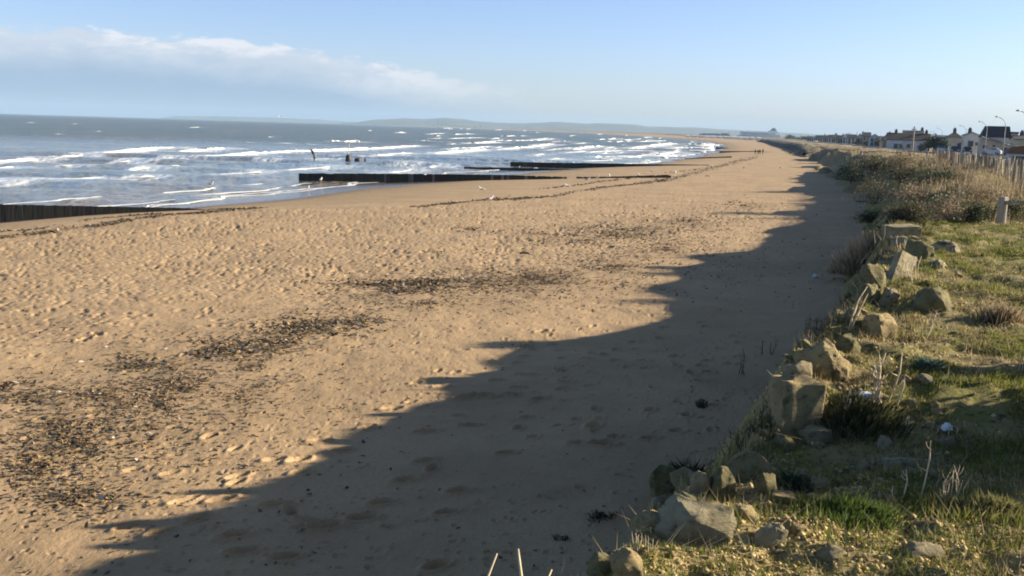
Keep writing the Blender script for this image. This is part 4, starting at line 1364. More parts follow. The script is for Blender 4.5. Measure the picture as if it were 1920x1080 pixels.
# ------------------------------------------------------------------ dead stalks, tussocks, small plants
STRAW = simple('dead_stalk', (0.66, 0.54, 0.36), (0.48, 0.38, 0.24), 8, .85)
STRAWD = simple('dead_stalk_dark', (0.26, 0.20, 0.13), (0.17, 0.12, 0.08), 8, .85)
def stalk_plant(px, py, hpx, nst, spread, seed, lab, mat=None, lean=(0, 0), name='dead_weed', branch=2, group=None, thick=1.0, at=None):
    p = on_ground(px, py) if at is None else Vector(at)
    k = (p - EYE).length / FPX
    r = random.Random(seed)
    e = empty(name, p)
    for i in range(nst):
        H = hpx * k * r.uniform(.55, 1.0) if i else hpx * k
        b0 = Vector((r.uniform(-.5, .5) * spread * k, r.uniform(-.3, .3) * spread * k, -.03))
        ln = Vector((lean[0] * k + r.gauss(0, .22) * H * .6, r.gauss(0, .12) * H + lean[1] * k, H))
        bend = Vector((r.gauss(0, .06) * H, r.gauss(0, .05) * H, 0))
        pts = [b0, b0 + ln * .35 + bend, b0 + ln * .7 + bend * 1.3, b0 + ln]
        rr_ = max(.0045, 1.0 * k) * thick
        bm = bmesh.new()
        tube(bm, pts, [rr_ * 1.2, rr_, rr_ * .8, rr_ * .4], 5)
        for j in range(branch):
            t = r.uniform(.3, .85)
            q = b0 + ln * t + bend
            d = Vector((r.choice((-1, 1)) * r.uniform(.08, .2), r.uniform(-.1, .1), r.uniform(.08, .24))) * H
            tube(bm, [q, q + d * .5 + Vector((d.x * .15, 0, -d.z * .1)), q + d], [rr_ * .7, rr_ * .55, rr_ * .3], 4)
        link('stem', bm_mesh('stem', bm, True), mat or STRAW, e)
    tag(e, lab, 'dead plant', group)
_d = 3.7
for (_px, _py, _sd, _bn, _tk, _lab, _ln) in ((925, 1008, 1, 6, 2.0, 'bare curved dead stalk rising at the bottom edge, taller of two', 12), (948, 1018, 2, 5, 2.6, 'straight snapped dead stalk beside the curved one at the bottom edge', 0)):
    _x = at_depth(_px - _ln, _d, 4.6).x
    _zb = float(bank_h(_x, _d)); _zt = z_at(_py, _px, _d)
    stalk_plant(_px, _py, (_zt - _zb) / (Vector((_x, _d, _zb)) - EYE).length * FPX, 1, 4, _sd, _lab, lean=(_ln, 0), branch=_bn, thick=_tk, at=(_x, _d, _zb))
stalk_plant(1092, 1092, 34, 3, 16, 3, 'tiny forked dead weed at the bottom edge right of the two stalks', thick=.5)
stalk_plant(1556, 712, 62, 3, 16, 4, 'pale dead stalks standing in front of the broad yellow boulder', thick=1.6)
stalk_plant(1655, 758, 100, 7, 90, 5, 'tall spray of bare pale stalks over the big angular boulder', branch=3, thick=1.7)
stalk_plant(1615, 766, 46, 12, 70, 6, 'tangle of pale dead weed hanging beside the big angular boulder', branch=4, thick=1.3)
stalk_plant(1592, 618, 84, 2, 10, 7, 'forked pale stalk at the dark foot of the slope', lean=(28, 0), thick=1.8)
stalk_plant(1725, 938, 110, 1, 4, 8, 'single tall thin straw standing in the lawn shadow', branch=2)
stalk_plant(1687, 940, 62, 2, 20, 9, 'short straight dead stalk left of the tall thin straw')
stalk_plant(1780, 950, 84, 9, 60, 10, 'clump of leaning dry stalks at the edge of the lawn shadow', branch=1, thick=.6)
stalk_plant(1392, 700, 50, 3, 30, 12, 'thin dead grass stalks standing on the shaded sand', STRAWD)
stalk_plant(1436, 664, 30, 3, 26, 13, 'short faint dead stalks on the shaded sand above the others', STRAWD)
stalk_plant(1208, 1032, 50, 12, 40, 14, 'dry grass tuft at the left foot of the largest pale boulder', branch=0, thick=.45)
stalk_plant(1725, 640, 60, 2, 12, 15, 'thin pale stalk leaning on the mid slope', branch=1, lean=(16, 0))
stalk_plant(1690, 470, 30, 4, 30, 16, 'wispy straws by the upright grey block', branch=0)
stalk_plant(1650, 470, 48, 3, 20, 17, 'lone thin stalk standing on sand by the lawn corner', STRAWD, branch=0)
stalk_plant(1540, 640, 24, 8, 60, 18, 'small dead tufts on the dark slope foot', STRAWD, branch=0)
stalk_plant(1710, 530, 50, 4, 40, 19, 'pale broken stems under the tilted slab', branch=1)
stalk_plant(1895, 690, 30, 4, 40, 20, 'dead straws by the right edge in the sunlit grass', branch=0)
stalk_plant(1750, 800, 22, 10, 110, 21, 'dead pale grass fringe along the middle of the lawn', branch=0)

def tussock(px, py, wpx, hpx, nbl, c1, c2, seed, lab, name='grass_tussock', cat='grass tussock', lean=.35):
    p = on_ground(px, py)
    k = (p - EYE).length / FPX
    r = np.random.default_rng(seed)
    W, H = wpx * k, hpx * k
    nbl = nbl * 3
    x = r.normal(0, .28, nbl) * W; y = r.normal(0, .20, nbl) * W
    gz = np.maximum(beach_base(x + p.x, y + p.y), bank_h(x + p.x, y + p.y)) - p.z
    gz = np.clip(gz, -.35 * H, .35 * H)
    h = H * r.uniform(.45, 1.0, nbl) * np.exp(-(x / W) ** 2 * 2)
    a = r.uniform(0, 6.28, nbl); wd = max(.003, .45 * k)
    lx = x / W * H * .35 + r.normal(.05, lean * .6, nbl) * h; ly = r.normal(0, lean, nbl) * h
    ux, uy = np.cos(a) * wd / 2, np.sin(a) * wd / 2
    V = np.stack([np.stack([x - ux, y - uy, gz - .02], -1), np.stack([x + ux, y + uy, gz - .02], -1), np.stack([x + lx * .45 + ux * .7, y + ly * .45 + uy * .7, gz + h * .6], -1), np.stack([x + lx, y + ly, gz + h], -1)], 1)
    t = r.random((nbl, 1)); col = np.array(c1) * t + np.array(c2) * (1 - t)
    F = np.arange(nbl)[:, None] * 4
    F = np.concatenate([F + [[0, 1, 2]], F + [[0, 2, 3]]], 0)
    o = link(name, np_mesh(name, V.reshape(-1, 3), F, False, None, {'tint': np.repeat(col * r.uniform(.7, 1.2, (nbl, 1)), 4, 0)}), GRASSM, None, p)
    tag(o, lab, cat)
    return o
DRY1, DRY2 = (.62, .49, .32), (.40, .31, .20)
tussock(1612, 496, 70, 52, 800, DRY1, DRY2, 1, 'fluffy pale brown grass tussock overhanging the sand at the slope foot')
tussock(1872, 606, 66, 34, 300, (.36, .28, .18), (.22, .17, .10), 4, 'faded brown grass tussock in the sunlit lawn at the right')
tussock(1700, 436, 90, 18, 240, (.25, .2, .1), (.1, .11, .03), 5, 'low rough grass fringe along the far lawn corner')
tussock(1840, 960, 130, 34, 500, (.26, .22, .10), (.12, .14, .04), 6, 'rough straw and green tussock at the right below the lawn shadow')
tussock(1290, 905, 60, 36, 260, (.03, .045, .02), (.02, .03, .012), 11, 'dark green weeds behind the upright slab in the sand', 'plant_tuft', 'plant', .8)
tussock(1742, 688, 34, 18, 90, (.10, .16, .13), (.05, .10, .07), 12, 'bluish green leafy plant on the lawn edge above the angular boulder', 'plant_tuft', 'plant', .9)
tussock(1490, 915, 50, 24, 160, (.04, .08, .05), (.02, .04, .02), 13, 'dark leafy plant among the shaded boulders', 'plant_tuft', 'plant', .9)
tussock(1590, 960, 170, 26, 800, (.10, .15, .025), (.06, .10, .02), 14, 'lush bright green turf hummock in the sun at the bottom right')
tussock(1610, 795, 120, 40, 420, (.07, .075, .03), (.05, .06, .02), 15, 'dark green weeds under the pale dead tangle')

# litter
WH = simple('white_plastic', (0.80, 0.84, 0.88), (0.6, 0.65, 0.7), 9, .4, world=False)
def crumple(px, py, wpx, hpx, seed, mat, name, lab, cat):
    p = on_ground(px, py); k = (p - EYE).length / FPX
    me = rock_mesh(wpx * k, wpx * k * .7, hpx * k, seed, .2, 2)
    for v in me.vertices:
        v.co *= 1 + .28 * mnoise.noise(v.co * 60 + Vector((seed, 0, 0)))
    o = link(name, me, mat, None, p + Vector((0, 0, hpx * k * .4)), .4)
    tag(o, lab, cat)
crumple(1774, 812, 24, 18, 5, WH, 'plastic_bag', 'crumpled white plastic bag lying in the lawn shadow', 'litter')
crumple(1528, 521, 13, 8, 8, WH, 'plastic_bottle', 'small white piece of litter on the shaded sand', 'litter')
crumple(1622, 748, 40, 14, 9, WH, 'paper_scrap', 'whitish scrap caught in the dead weed beside the big boulder', 'litter')
# pale driftwood on the far sand
DW = simple('bleached_driftwood', (0.62, 0.52, 0.38), (0.45, .36, .25), 4, .85)
for px, py, lpx, lab in ((1328, 331, 12, 'pale bleached driftwood log on the open far sand'), (985, 478, 22, 'dark thin driftwood stick on the trampled sand')):
    p = on_ground(px, py); k = (p - EYE).length / FPX
    bm = bmesh.new(); L = lpx * k / 2
    tube(bm, [(-L, 0, .05), (-L * .3, .05, .09), (L * .5, -.03, .08), (L, .04, .05)], [.03, .06, .055, .03], 7)
    tag(link('driftwood', bm_mesh('driftwood', bm, True), DW if 'pale' in lab else STRAWD, None, p), lab, 'driftwood')

# ------------------------------------------------------------------ timber rails and pale fence
RAILW = simple('weathered_rail', (0.36, 0.33, 0.28), (0.24, .21, .17), 5, .85, .5, .01, 30, (1, 1, .2))
def rail_barrier(posts, ph, lab, pw=.09, rail_r=.05, group=None):
    e = empty('timber_barrier', posts[0])
    o0 = Vector(posts[0])
    for p in posts:
        q = Vector(p) - o0
        bm = bmesh.new(); bx(bm, -pw, pw, -pw, pw, -.4, ph); bmesh.ops.bevel(bm, geom=bm.edges[:], offset=.012, segments=1, affect='EDGES')
        link('post', bm_mesh('post', bm), RAILW, e, q, .5)
    for a, b in zip(posts, posts[1:]):
        a, b = Vector(a) - o0, Vector(b) - o0
        bm = bmesh.new()
        a2 = a + Vector((0, 0, ph - .14)); b2 = b + Vector((0, 0, ph - .14))
        off = Vector((0, -pw - rail_r * .8, 0))
        tube(bm, [a2 + off, (a2 + b2) / 2 + off, b2 + off], rail_r, 8)
        link('rail', bm_mesh('rail', bm, True), RAILW, e)
    tag(e, lab, 'barrier', group)
p0 = at_z(1877, 417.5, 4.48)
rail_barrier([p0] + [(p0.x + 2.2 * i, p0.y + .35 * i, p0.z) for i in range(1, 4)], .66, 'low timber barrier with one rail at the far edge of the lawn', pw=.085)
def gp(x, y): return (x, y, float(bank_h(x, y)))
fx_, fy_ = at_depth(1615, 128, 4).x, 128
pp = []
for i in range(6):
    pp.append(gp(fx_ + 1.6 * i, fy_ - 1.2 * i))
pp = [(a, b, max(c, 3.75 + .05 * i)) for i, (a, b, c) in enumerate(pp)]
rail_barrier(pp, .95, 'far low rail barrier with sunlit top on the dune crest left of the pale fence', pw=.12, rail_r=.07)

PALE = [simple('chestnut_pale_%d' % i, c, tuple(v * .6 for v in c), 3, .9, .4, .01, 20, (1, 1, .15)) for i, c in enumerate(((.34, .30, .24), (.26, .225, .18), (.44, .40, .32), (.18, .155, .125)))]
PME = []
for i in range(4):
    me = box_mesh('pale', -.5, .5, -.014, .014, 0, 1, bevel=0, jit=.006); me.materials.append(PALE[i]); PME.append(me)
fa = at_depth(1932, 44, 4.5); fb = at_depth(1748, 92, 4.5)
fen = empty('pale_fence', gp(fa.x, fa.y))
L = math.hypot(fb.x - fa.x, fb.y - fa.y); n = 235
fr = random.Random(4)
fang = math.atan2(fb.y - fa.y, fb.x - fa.x)
zf = lambda t: np.interp(t, [0, 1], [4.55, 4.55])
for i in range(n):
    t = (i + fr.uniform(-.3, .3)) / n
    if fr.random() < .04: continue
    x, y = fa.x + (fb.x - fa.x) * t, fa.y + (fb.y - fa.y) * t
    z = float(bank_h(x, y))
    top = np.interp(t, [0, .3, 1], [5.74, 5.70, 5.66]) + fr.gauss(0, .06)
    c = link('pale', PME[fr.choice((0, 0, 1, 1, 2, 3))], None, fen, Vector((x, y, z - .1)) - fen.location, fang + fr.gauss(0, .45))
    c.scale = (fr.uniform(.05, .10), 1.3, top - z + .1)
    c.rotation_euler = (fr.gauss(0, .06), fr.gauss(0, .06), fang + fr.gauss(0, .45))
for hgt in (.35, .85):
    bm = bmesh.new()
    pts = []
    for i in range(25):
        t = i / 24; x, y = fa.x + (fb.x - fa.x) * t, fa.y + (fb.y - fa.y) * t
        pts.append(Vector((x + .03, y, float(bank_h(x, y)) + hgt)) - fen.location)
    tube(bm, pts, .008, 4); link('wire', bm_mesh('wire', bm), STRAWD, fen)
tag(fen, 'weathered grey fence of split wooden pales along the dune top', 'fence')

# ------------------------------------------------------------------ scrub on the dune
def scrub():
    X, Y, H, C, Wd = [], [], [], [], []
    n = 88000
    y = 26.2 * (330 / 26.2) ** rng.random(n)
    s = rng.random(n) ** .8 * (13 + .08 * y)
    x = XT(y) + .3 + s
    up = sstep(s, 1.5, 5.0)
    z = bank_h(x, y)
    clump = fbm(x * .45, y * .45, 151, 4)
    tall = fbm(x * .13, y * .13, 155, 2)
    h = (.18 + .42 * sstep(clump, -.15, .35) * (.5 + .8 * up) + .18 * sstep(tall, -.1, .3) * up) * rng.uniform(.5, 1.15, n)
    h *= 1 - .45 * sstep(s, 5.5, 7) * sstep(y, 42, 46)
    h *= np.interp(y, [26, 34, 50, 90, 140, 300], [.75, .95, .85, .75, .6, .7])
    k = (rng.random(n) < .35 + 1.1 * sstep(clump, -.3, .2))
    k &= ~((s > 6.2 + .02 * y) & (rng.random(n) < .55))
    greenish = sstep(fbm(x * .28, y * .28, 157, 3) - .35 * up + .12, -.1, .2)
    br = np.array([(.34, .265, .165), (.26, .20, .12), (.44, .355, .225), (.30, .23, .15), (.19, .15, .09)])[rng.integers(0, 5, n)]
    gr = np.array([(.055, .065, .028), (.075, .08, .04), (.04, .05, .022)])[rng.integers(0, 3, n)]
    pal = np.array([(.42, .34, .21), (.36, .28, .17)])[rng.integers(0, 2, n)]
    fary = sstep(y, 75, 110)[:, None]
    br = br * (1 - fary) + pal * fary
    cc = np.where((rng.random(n) < greenish)[:, None], gr, br) * rng.uniform(.65, 1.25, (n, 1))
    blades('dry_scrub', x[k], y[k], z[k] - .03, h[k], (.012 + .0006 * np.minimum(y, 100) + .0003 * np.maximum(y - 100, 0))[k], cc[k], .32, 'brown dry grass and weeds over the dune slope')
scrub()
def leaf_cloud(c, rx, ry, rz, nl, ls, r, cols, base=0):
    """leaf-sized quads clustered into clumps through a squat crown"""
    ncl = max(5, nl // 45)
    d = r.normal(0, 1, (ncl, 3)); d /= np.linalg.norm(d, axis=1)[:, None]
    cl = d * (r.random((ncl, 1)) ** .45) * np.array([rx, ry, rz]) * .85
    cl[:, 2] = np.abs(cl[:, 2]) * 1.0
    ci = r.integers(0, ncl, nl)
    p = cl[ci] + r.normal(0, .20, (nl, 3)) * np.array([rx, ry, rz])
    p[:, 2] = np.maximum(p[:, 2], -.1)
    p = p + np.array(c)
    u = r.normal(0, 1, (nl, 3)); u /= np.linalg.norm(u, axis=1)[:, None]
    v = np.cross(u, r.normal(0, 1, (nl, 3))); v /= np.linalg.norm(v, axis=1)[:, None]
    s = ls * r.uniform(.6, 1.4, (nl, 1))
    V = np.stack([p - u * s, p + v * s * .45, p + u * s, p - v * s * .45], 1)
    ccl = np.array(cols)[r.integers(0, len(cols), ncl)][ci] * r.uniform(.7, 1.25, (nl, 1))
    return V, ccl
def bush(px, py, wpx, hpx, cols, seed, lab, name='bush', cat='bush', nl=1400, stems=8, loc=None, size=None, group=None, ls=None):
    r = np.random.default_rng(seed)
    if loc is None:
        p = on_ground(px, py); k = (p - EYE).length / FPX
        W, H = wpx * k, hpx * k
        p = p + Vector((0, W * .3, 0))
        p.z = float(ground(p.x, p.y))
    else:
        p = Vector(loc); W, H = size; k = p.length / FPX
    V, cc = leaf_cloud((0, 0, H * .12), W / 2, W / 2 * .9, H * .78, nl, ls or max(.03, 1.6 * k), r, cols)
    e = empty(name, p)
    nn = len(V)
    link('foliage', np_mesh('foliage', V.reshape(-1, 3), np.arange(nn * 4).reshape(-1, 4), False, None, {'tint': np.repeat(cc, 4, 0)}), GRASSM, e)
    bm = bmesh.new()
    for i in range(stems):
        a = r.uniform(0, 6.28); q = Vector((math.cos(a) * W * .3 * r.random(), math.sin(a) * W * .3 * r.random(), H * r.uniform(.5, .85)))
        tube(bm, [(q.x * .15, q.y * .15, -.1), q * .55, q], [max(.012, .6 * k), max(.008, .4 * k), .004], 5)
    link('stem', bm_mesh('stems', bm, True), STRAWD, e)
    tag(e, lab, cat, group)
    return e
DG = [(.035, .05, .02), (.05, .065, .025), (.025, .035, .015)]
OL = [(.095, .095, .045), (.075, .08, .04), (.14, .12, .07)]
BR = [(.29, .225, .14), (.22, .17, .105), (.36, .285, .185)]
PK = [(.32, .25, .17), (.25, .195, .13), (.20, .155, .10)]
bush(1775, 350, 70, 36, DG, 1, 'small dark green bush amid brown scrub in the middle of the dune')
bush(1640, 414, 62, 26, DG, 2, 'low blackish bush at the foot of the dune nearest the lawn corner')
bush(1600, 352, 60, 50, DG, 3, 'dark green bush at the far seaward end of the dune scrub')
bush(1650, 372, 90, 60, OL, 4, 'broad dull green bush on the shaded seaward face of the dune')
bush(1700, 352, 90, 50, OL, 5, 'olive bush higher on the seaward dune face, right of the broad dull green one')
bush(1780, 418, 70, 58, PK, 6, 'pinkish brown feathery dead bush just beyond the lawn edge')
bush(1730, 418, 70, 44, OL, 7, 'grey green bush just beyond the lawn edge, left of the pinkish one', nl=1700)
bush(1835, 420, 60, 40, DG, 8, 'dark bush behind the lawn left of the timber barrier post', nl=1800)
bush(1905, 420, 66, 38, DG, 9, 'dark bush beneath the rail of the timber barrier', nl=1800)
bush(1690, 412, 60, 40, OL, 10, 'shaded green bush on the sand side of the lawn corner')
bush(1850, 385, 90, 44, BR, 11, 'tall brown dead shrub below the pale fence', nl=2200)
bush(1700, 318, 70, 36, BR, 14, 'brown dead shrub on the dune crest by the far rail barrier')
bush(1815, 350, 60, 26, PK, 15, 'rosy brown dead shrub midway along the pale fence foot')
bush(1640, 320, 60, 30, OL, 16, 'dull green bush below the far rail barrier')
bush(1730, 380, 90, 44, BR, 18, 'wide brown shrub in the middle of the near dune slope', nl=1800)
bush(1316, 768, 30, 22, [(.03, .038, .02), (.02, .026, .014)], 21, 'small dark plant tuft growing alone on the shaded sand', 'plant_tuft', 'plant', nl=420, stems=4, ls=.018)
bush(1130, 982, 66, 14, [(.03, .05, .02), (.022, .035, .015)], 22, 'low dark green plant on the shaded sand near the bottom', 'plant_tuft', 'plant', nl=260, stems=4, ls=.02)
bush(1050, 1018, 36, 9, [(.025, .04, .02)], 23, 'little dark plant on shaded sand left of the low green one', 'plant_tuft', 'plant', nl=110, stems=3, ls=.016)
# unseen shrubs added right of the frame to cast the lawn's shadow bands
bush(0, 0, 0, 0, DG + OL, 31, 'unseen dense dark shrub added beside the viewer to shade the lawn', loc=(6.4, 6.85, 4.5), size=(2.8, 1.95), nl=18000, ls=.085)
bush(0, 0, 0, 0, DG + OL, 32, 'unseen narrow dark shrub added beyond the dense one to shade the lawn', loc=(7.0, 9.0, 4.5), size=(.8, 1.35), nl=2600, ls=.07)

# ------------------------------------------------------------------ the town behind the dune
WALLC = {n: simple('render_' + n, c, tuple(v * .82 for v in c), .8, .9) for n, c in dict(white=(.72, .72, .70), cream=(.62, .54, .40), grey=(.42, .42, .42), pale_blue=(.55, .66, .74), ochre=(.60, .44, .22), brick=(.30, .17, .12), beige=(.62, .56, .46), dark=(.12, .11, .105)).items()}
ROOFC = {n: simple('roof_' + n, c, tuple(v * .7 for v in c), 1.5, .8) for n, c in dict(slate=(.055, .058, .075), brown=(.060, .043, .036), red=(.12, .062, .05), black=(.03, .03, .045), grey=(.22, .22, .23), white=(.62, .62, .62)).items()}
GLASS = simple('window_glass', (.03, .04, .05), (.05, .06, .075), 1, .12)
FRAME = simple('window_frame', (.70, .70, .68), None, 1, .6)
SHUT = simple('blue_shutter', (.05, .07, .20), None, 1, .6)
CHIM = simple('chimney_brick', (.13, .085, .07), None, 2, .9)
CREAMW = WALLC['cream']
def gable(bm, w_, d_, z0, zr, along_x, over=.35, th=.18):
    """two roof slabs; ridge along local x or y"""
    if along_x:
        for s in (-1, 1):
            vs = []
            for dz in (0, th):
                for (xx, yy, zz) in ((-w_ / 2 - over, s * (d_ / 2 + over), z0 - over * (zr - z0) / (d_ / 2)), (w_ / 2 + over, s * (d_ / 2 + over), z0 - over * (zr - z0) / (d_ / 2)), (w_ / 2 + over, 0, zr), (-w_ / 2 - over, 0, zr)):
                    vs.append(bm.verts.new((xx, yy, zz + dz + .01)))
            for f in ((0, 1, 2, 3), (7, 6, 5, 4), (0, 4, 5, 1), (1, 5, 6, 2), (2, 6, 7, 3), (3, 7, 4, 0)):
                bm.faces.new([vs[i] for i in f])
    else:
        for s in (-1, 1):
            vs = []
            for dz in (0, th):
                for (xx, yy, zz) in ((s * (w_ / 2 + over), -d_ / 2 - over, z0 - over * (zr - z0) / (w_ / 2)), (s * (w_ / 2 + over), d_ / 2 + over, z0 - over * (zr - z0) / (w_ / 2)), (0, d_ / 2 + over, zr), (0, -d_ / 2 - over, zr)):
                    vs.append(bm.verts.new((xx, yy, zz + dz + .01)))
            for f in ((0, 1, 2, 3), (7, 6, 5, 4), (0, 4, 5, 1), (1, 5, 6, 2), (2, 6, 7, 3), (3, 7, 4, 0)):
                bm.faces.new([vs[i] for i in f])
def walls(bm, w_, d_, h_, zr, form):
    base = -1.5
    if form == 'gable_end':
        prof = [(-w_ / 2, base), (w_ / 2, base), (w_ / 2, h_), (0, zr), (-w_ / 2, h_)]
        a = [bm.verts.new((x, -d_ / 2, z)) for x, z in prof]; b = [bm.verts.new((x, d_ / 2, z)) for x, z in prof]
    elif form == 'long_side':
        prof = [(-d_ / 2, base), (d_ / 2, base), (d_ / 2, h_), (0, zr), (-d_ / 2, h_)]
        a = [bm.verts.new((-w_ / 2, y, z)) for y, z in prof]; b = [bm.verts.new((w_ / 2, y, z)) for y, z in prof]
    else:
        bx(bm, -w_ / 2, w_ / 2, -d_ / 2, d_ / 2, base, h_)
        return
    n = len(prof)
    bm.faces.new(a); bm.faces.new(b[::-1])
    for i in range(n):
        bm.faces.new((a[i], b[i], b[(i + 1) % n], a[(i + 1) % n]))
def window(e, x, z, w_, h_, y, side='front', glass=None):
    """a window standing 3 cm proud of its wall, pane as its child"""
    fr_ = bmesh.new()
    if side == 'front':
        bx(fr_, x - w_ / 2 - .08, x + w_ / 2 + .08, y - .05, y + .03, z - .08, z + h_ + .08); o = link('window', bm_mesh('window', fr_), FRAME, e)
        pb = bmesh.new(); bx(pb, x - w_ / 2, x + w_ / 2, y - .07, y - .04, z, z + h_); link('pane', bm_mesh('pane', pb), glass or GLASS, o)
    else:
        bx(fr_, y - .05, y + .03, x - w_ / 2 - .08, x + w_ / 2 + .08, z - .08, z + h_ + .08); o = link('window', bm_mesh('window', fr_), FRAME, e)
        pb = bmesh.new(); bx(pb, y - .07, y - .04, x - w_ / 2, x + w_ / 2, z, z + h_); link('pane', bm_mesh('pane', pb), glass or GLASS, o)
def house(px0, px1, py_eave, py_ridge, depth, base, dpt, form, wall, roof, lab, rz=-.36, wins=(), door=None, chim=(), cat='house', name='house', group=None, side_wins=True, roof_over=.35):
    pxm = (px0 + px1) / 2
    p = at_depth(pxm, depth, base)
    k = depth / FPX
    vis = (px1 - px0) * k
    w_ = max((vis - dpt * abs(math.sin(rz + math.atan2(p.x, p.y)))) / math.cos(rz + math.atan2(p.x, p.y)), 3)
    h_ = z_at(py_eave, pxm, depth) - base
    zr = z_at(py_ridge, pxm, depth) - base
    e = empty(name, p, rz)
    bm = bmesh.new(); walls(bm, w_, dpt, h_, zr, form)
    if form == 'hipped': pass
    link('wall', bm_mesh('wall', bm), WALLC[wall], e)
    bm = bmesh.new()
    if form in ('gable_end', 'long_side'):
        gable(bm, w_, dpt, h_, zr, form == 'long_side', roof_over)
    elif form == 'hipped':
        o_ = .4
        vs = [bm.verts.new(v) for v in ((-w_ / 2 - o_, -dpt / 2 - o_, h_ + .01), (w_ / 2 + o_, -dpt / 2 - o_, h_ + .01), (w_ / 2 + o_, dpt / 2 + o_, h_ + .01), (-w_ / 2 - o_, dpt / 2 + o_, h_ + .01), (-w_ * .08, 0, zr), (w_ * .08, 0, zr))]
        for f in ((0, 1, 5, 4), (1, 2, 5), (2, 3, 4, 5), (3, 0, 4), (3, 2, 1, 0)): bm.faces.new([vs[i] for i in f])
    else:
        bx(bm, -w_ / 2 - .15, w_ / 2 + .15, -dpt / 2 - .15, dpt / 2 + .15, h_ + .01, max(zr, h_ + .3))
    rf = link('roof', bm_mesh('roof', bm), ROOFC[roof], e)
    for cxr in chim:
        bm = bmesh.new(); bx(bm, cxr * w_ - .45, cxr * w_ + .45, -.4, .4, h_ * .7, zr + 1.0); bx(bm, cxr * w_ - .28, cxr * w_ + .28, -.24, .24, zr + 1.0, zr + 1.35)
        link('chimney', bm_mesh('chimney', bm), CHIM, rf)
    for (fx, fz, ww_, hh_) in wins:
        window(e, fx * w_, fz * h_, ww_, hh_, -dpt / 2)
    if side_wins:
        for fy in (-.25, .2):
            window(e, fy * dpt, h_ * .5, 1.0, 1.3, -w_ / 2, 'side')
    if door is not None:
        bm = bmesh.new(); bx(bm, door[0] * w_ - door[2] / 2, door[0] * w_ + door[2] / 2, -dpt / 2 - .06, -dpt / 2 + .03, 0.02, 2.1 if len(door) < 4 else door[3])
        d_ = link('door', bm_mesh('door', bm), SHUT if door[1] == 'blue' else FRAME, e)
    tag(e, lab, cat, group)
    return e, w_, h_, zr
# -- modern house at the right: slab roof, sloping wing, ochre end
e, w_, h_, zr = house(1834, 1888, 258, 257, 258, 2.9, 9, 'flat', 'beige', 'black', 'modern house with a steep black roof box, blue shutter and ochre end wall', wins=((-.36, .42, .9, .9), (-.05, .52, .7, .5)), door=(.06, 'white', 1.3), side_wins=False)
bm = bmesh.new()
hw = w_ * .40
vs = [bm.verts.new(v) for v in ((-w_ * .5, -4.6, h_ + .31), (w_ * .5, -4.6, h_ + .31), (w_ * .5, 4.6, h_ + .31), (-w_ * .5, 4.6, h_ + .31), (-hw * .90, -1.4, h_ + 2.9), (w_ * .47, -1.4, h_ + 2.9), (w_ * .47, 1.4, h_ + 2.9), (-hw * .90, 1.4, h_ + 2.9))]
for f in ((0, 1, 5, 4), (1, 2, 6, 5), (2, 3, 7, 6), (3, 0, 4, 7), (4, 5, 6, 7), (3, 2, 1, 0)): bm.faces.new([vs[i] for i in f])
link('upper_roof', bm_mesh('upper_roof', bm), ROOFC['black'], e)
bm = bmesh.new(); bx(bm, w_ * .5 + .01, w_ * .5 + 1.6, -4.0, 4.2, -1.5, h_ + 1.1); link('end_wall', bm_mesh('end_wall', bm), WALLC['ochre'], e)
bm = bmesh.new(); bx(bm, w_ * .5 + .0, w_ * .5 + 1.7, -4.2, 4.4, h_ + 1.11, h_ + 1.55); link('end_roof', bm_mesh('end_roof', bm), ROOFC['black'], e)
bm = bmesh.new()                                          # sloping porch roof over the front
vs = [bm.verts.new(v) for v in ((-w_ / 2, -6.3, h_ - .1), (w_ * .48, -6.3, h_ - 2.0), (w_ * .48, -4.52, h_ - 1.7), (-w_ / 2, -4.52, h_ + .2), (-w_ / 2, -6.3, h_ + .1), (w_ * .48, -6.3, h_ - 1.8), (w_ * .48, -4.52, h_ - 1.5), (-w_ / 2, -4.52, h_ + .4))]
for f in ((3, 2, 1, 0), (4, 5, 6, 7), (0, 1, 5, 4), (1, 2, 6, 5), (2, 3, 7, 6), (3, 0, 4, 7)): bm.faces.new([vs[i] for i in f])
link('porch_roof', bm_mesh('porch_roof', bm), ROOFC['grey'], e)
bm = bmesh.new(); bx(bm, w_ * .25, w_ * .42, -4.6, -4.45, .5, 2.4); link('shutter', bm_mesh('shutter', bm), SHUT, e)
house(1802, 1832, 254, 248.5, 275, 2.9, 9, 'gable_end', 'white', 'grey', 'white gabled house with one square dark window, left of the modern house', wins=((-.05, .45, 1.3, 1.5), (.33, .5, .7, .9)), chim=(-.1,))
house(1772, 1800, 258, 248, 300, 2.9, 8, 'hipped', 'cream', 'brown', 'cream house under a dark pyramid roof with a chimney, between trees and white house', wins=((.3, .4, .8, 1.2),), chim=(0,))
house(1752, 1776, 257, 253.5, 320, 2.9, 9, 'flat', 'dark', 'white', 'low dark building with a white roof edge behind dark trees')
house(1664, 1737, 262.5, 250.5, 325, 2.8, 10, 'long_side', 'white', 'brown', 'long white house with a big dark brown roof and paired windows', wins=((-.28, .25, 1.2, 1.5), (-.16, .25, 1.2, 1.5), (.02, .25, 1.2, 1.5), (.32, .25, 1.2, 1.5)), chim=(-.3, .42))
house(1692, 1726, 252, 245.5, 345, 2.8, 9, 'long_side', 'brick', 'slate', 'taller dark gabled house rising behind the long white house', chim=(.45,))
house(1894, 1950, 262, 255.5, 235, 2.9, 10, 'long_side', 'cream', 'slate', 'low cream house with dark slate roof at the right edge', wins=((-.3, .3, 1, 1.2),), chim=(-.2,))
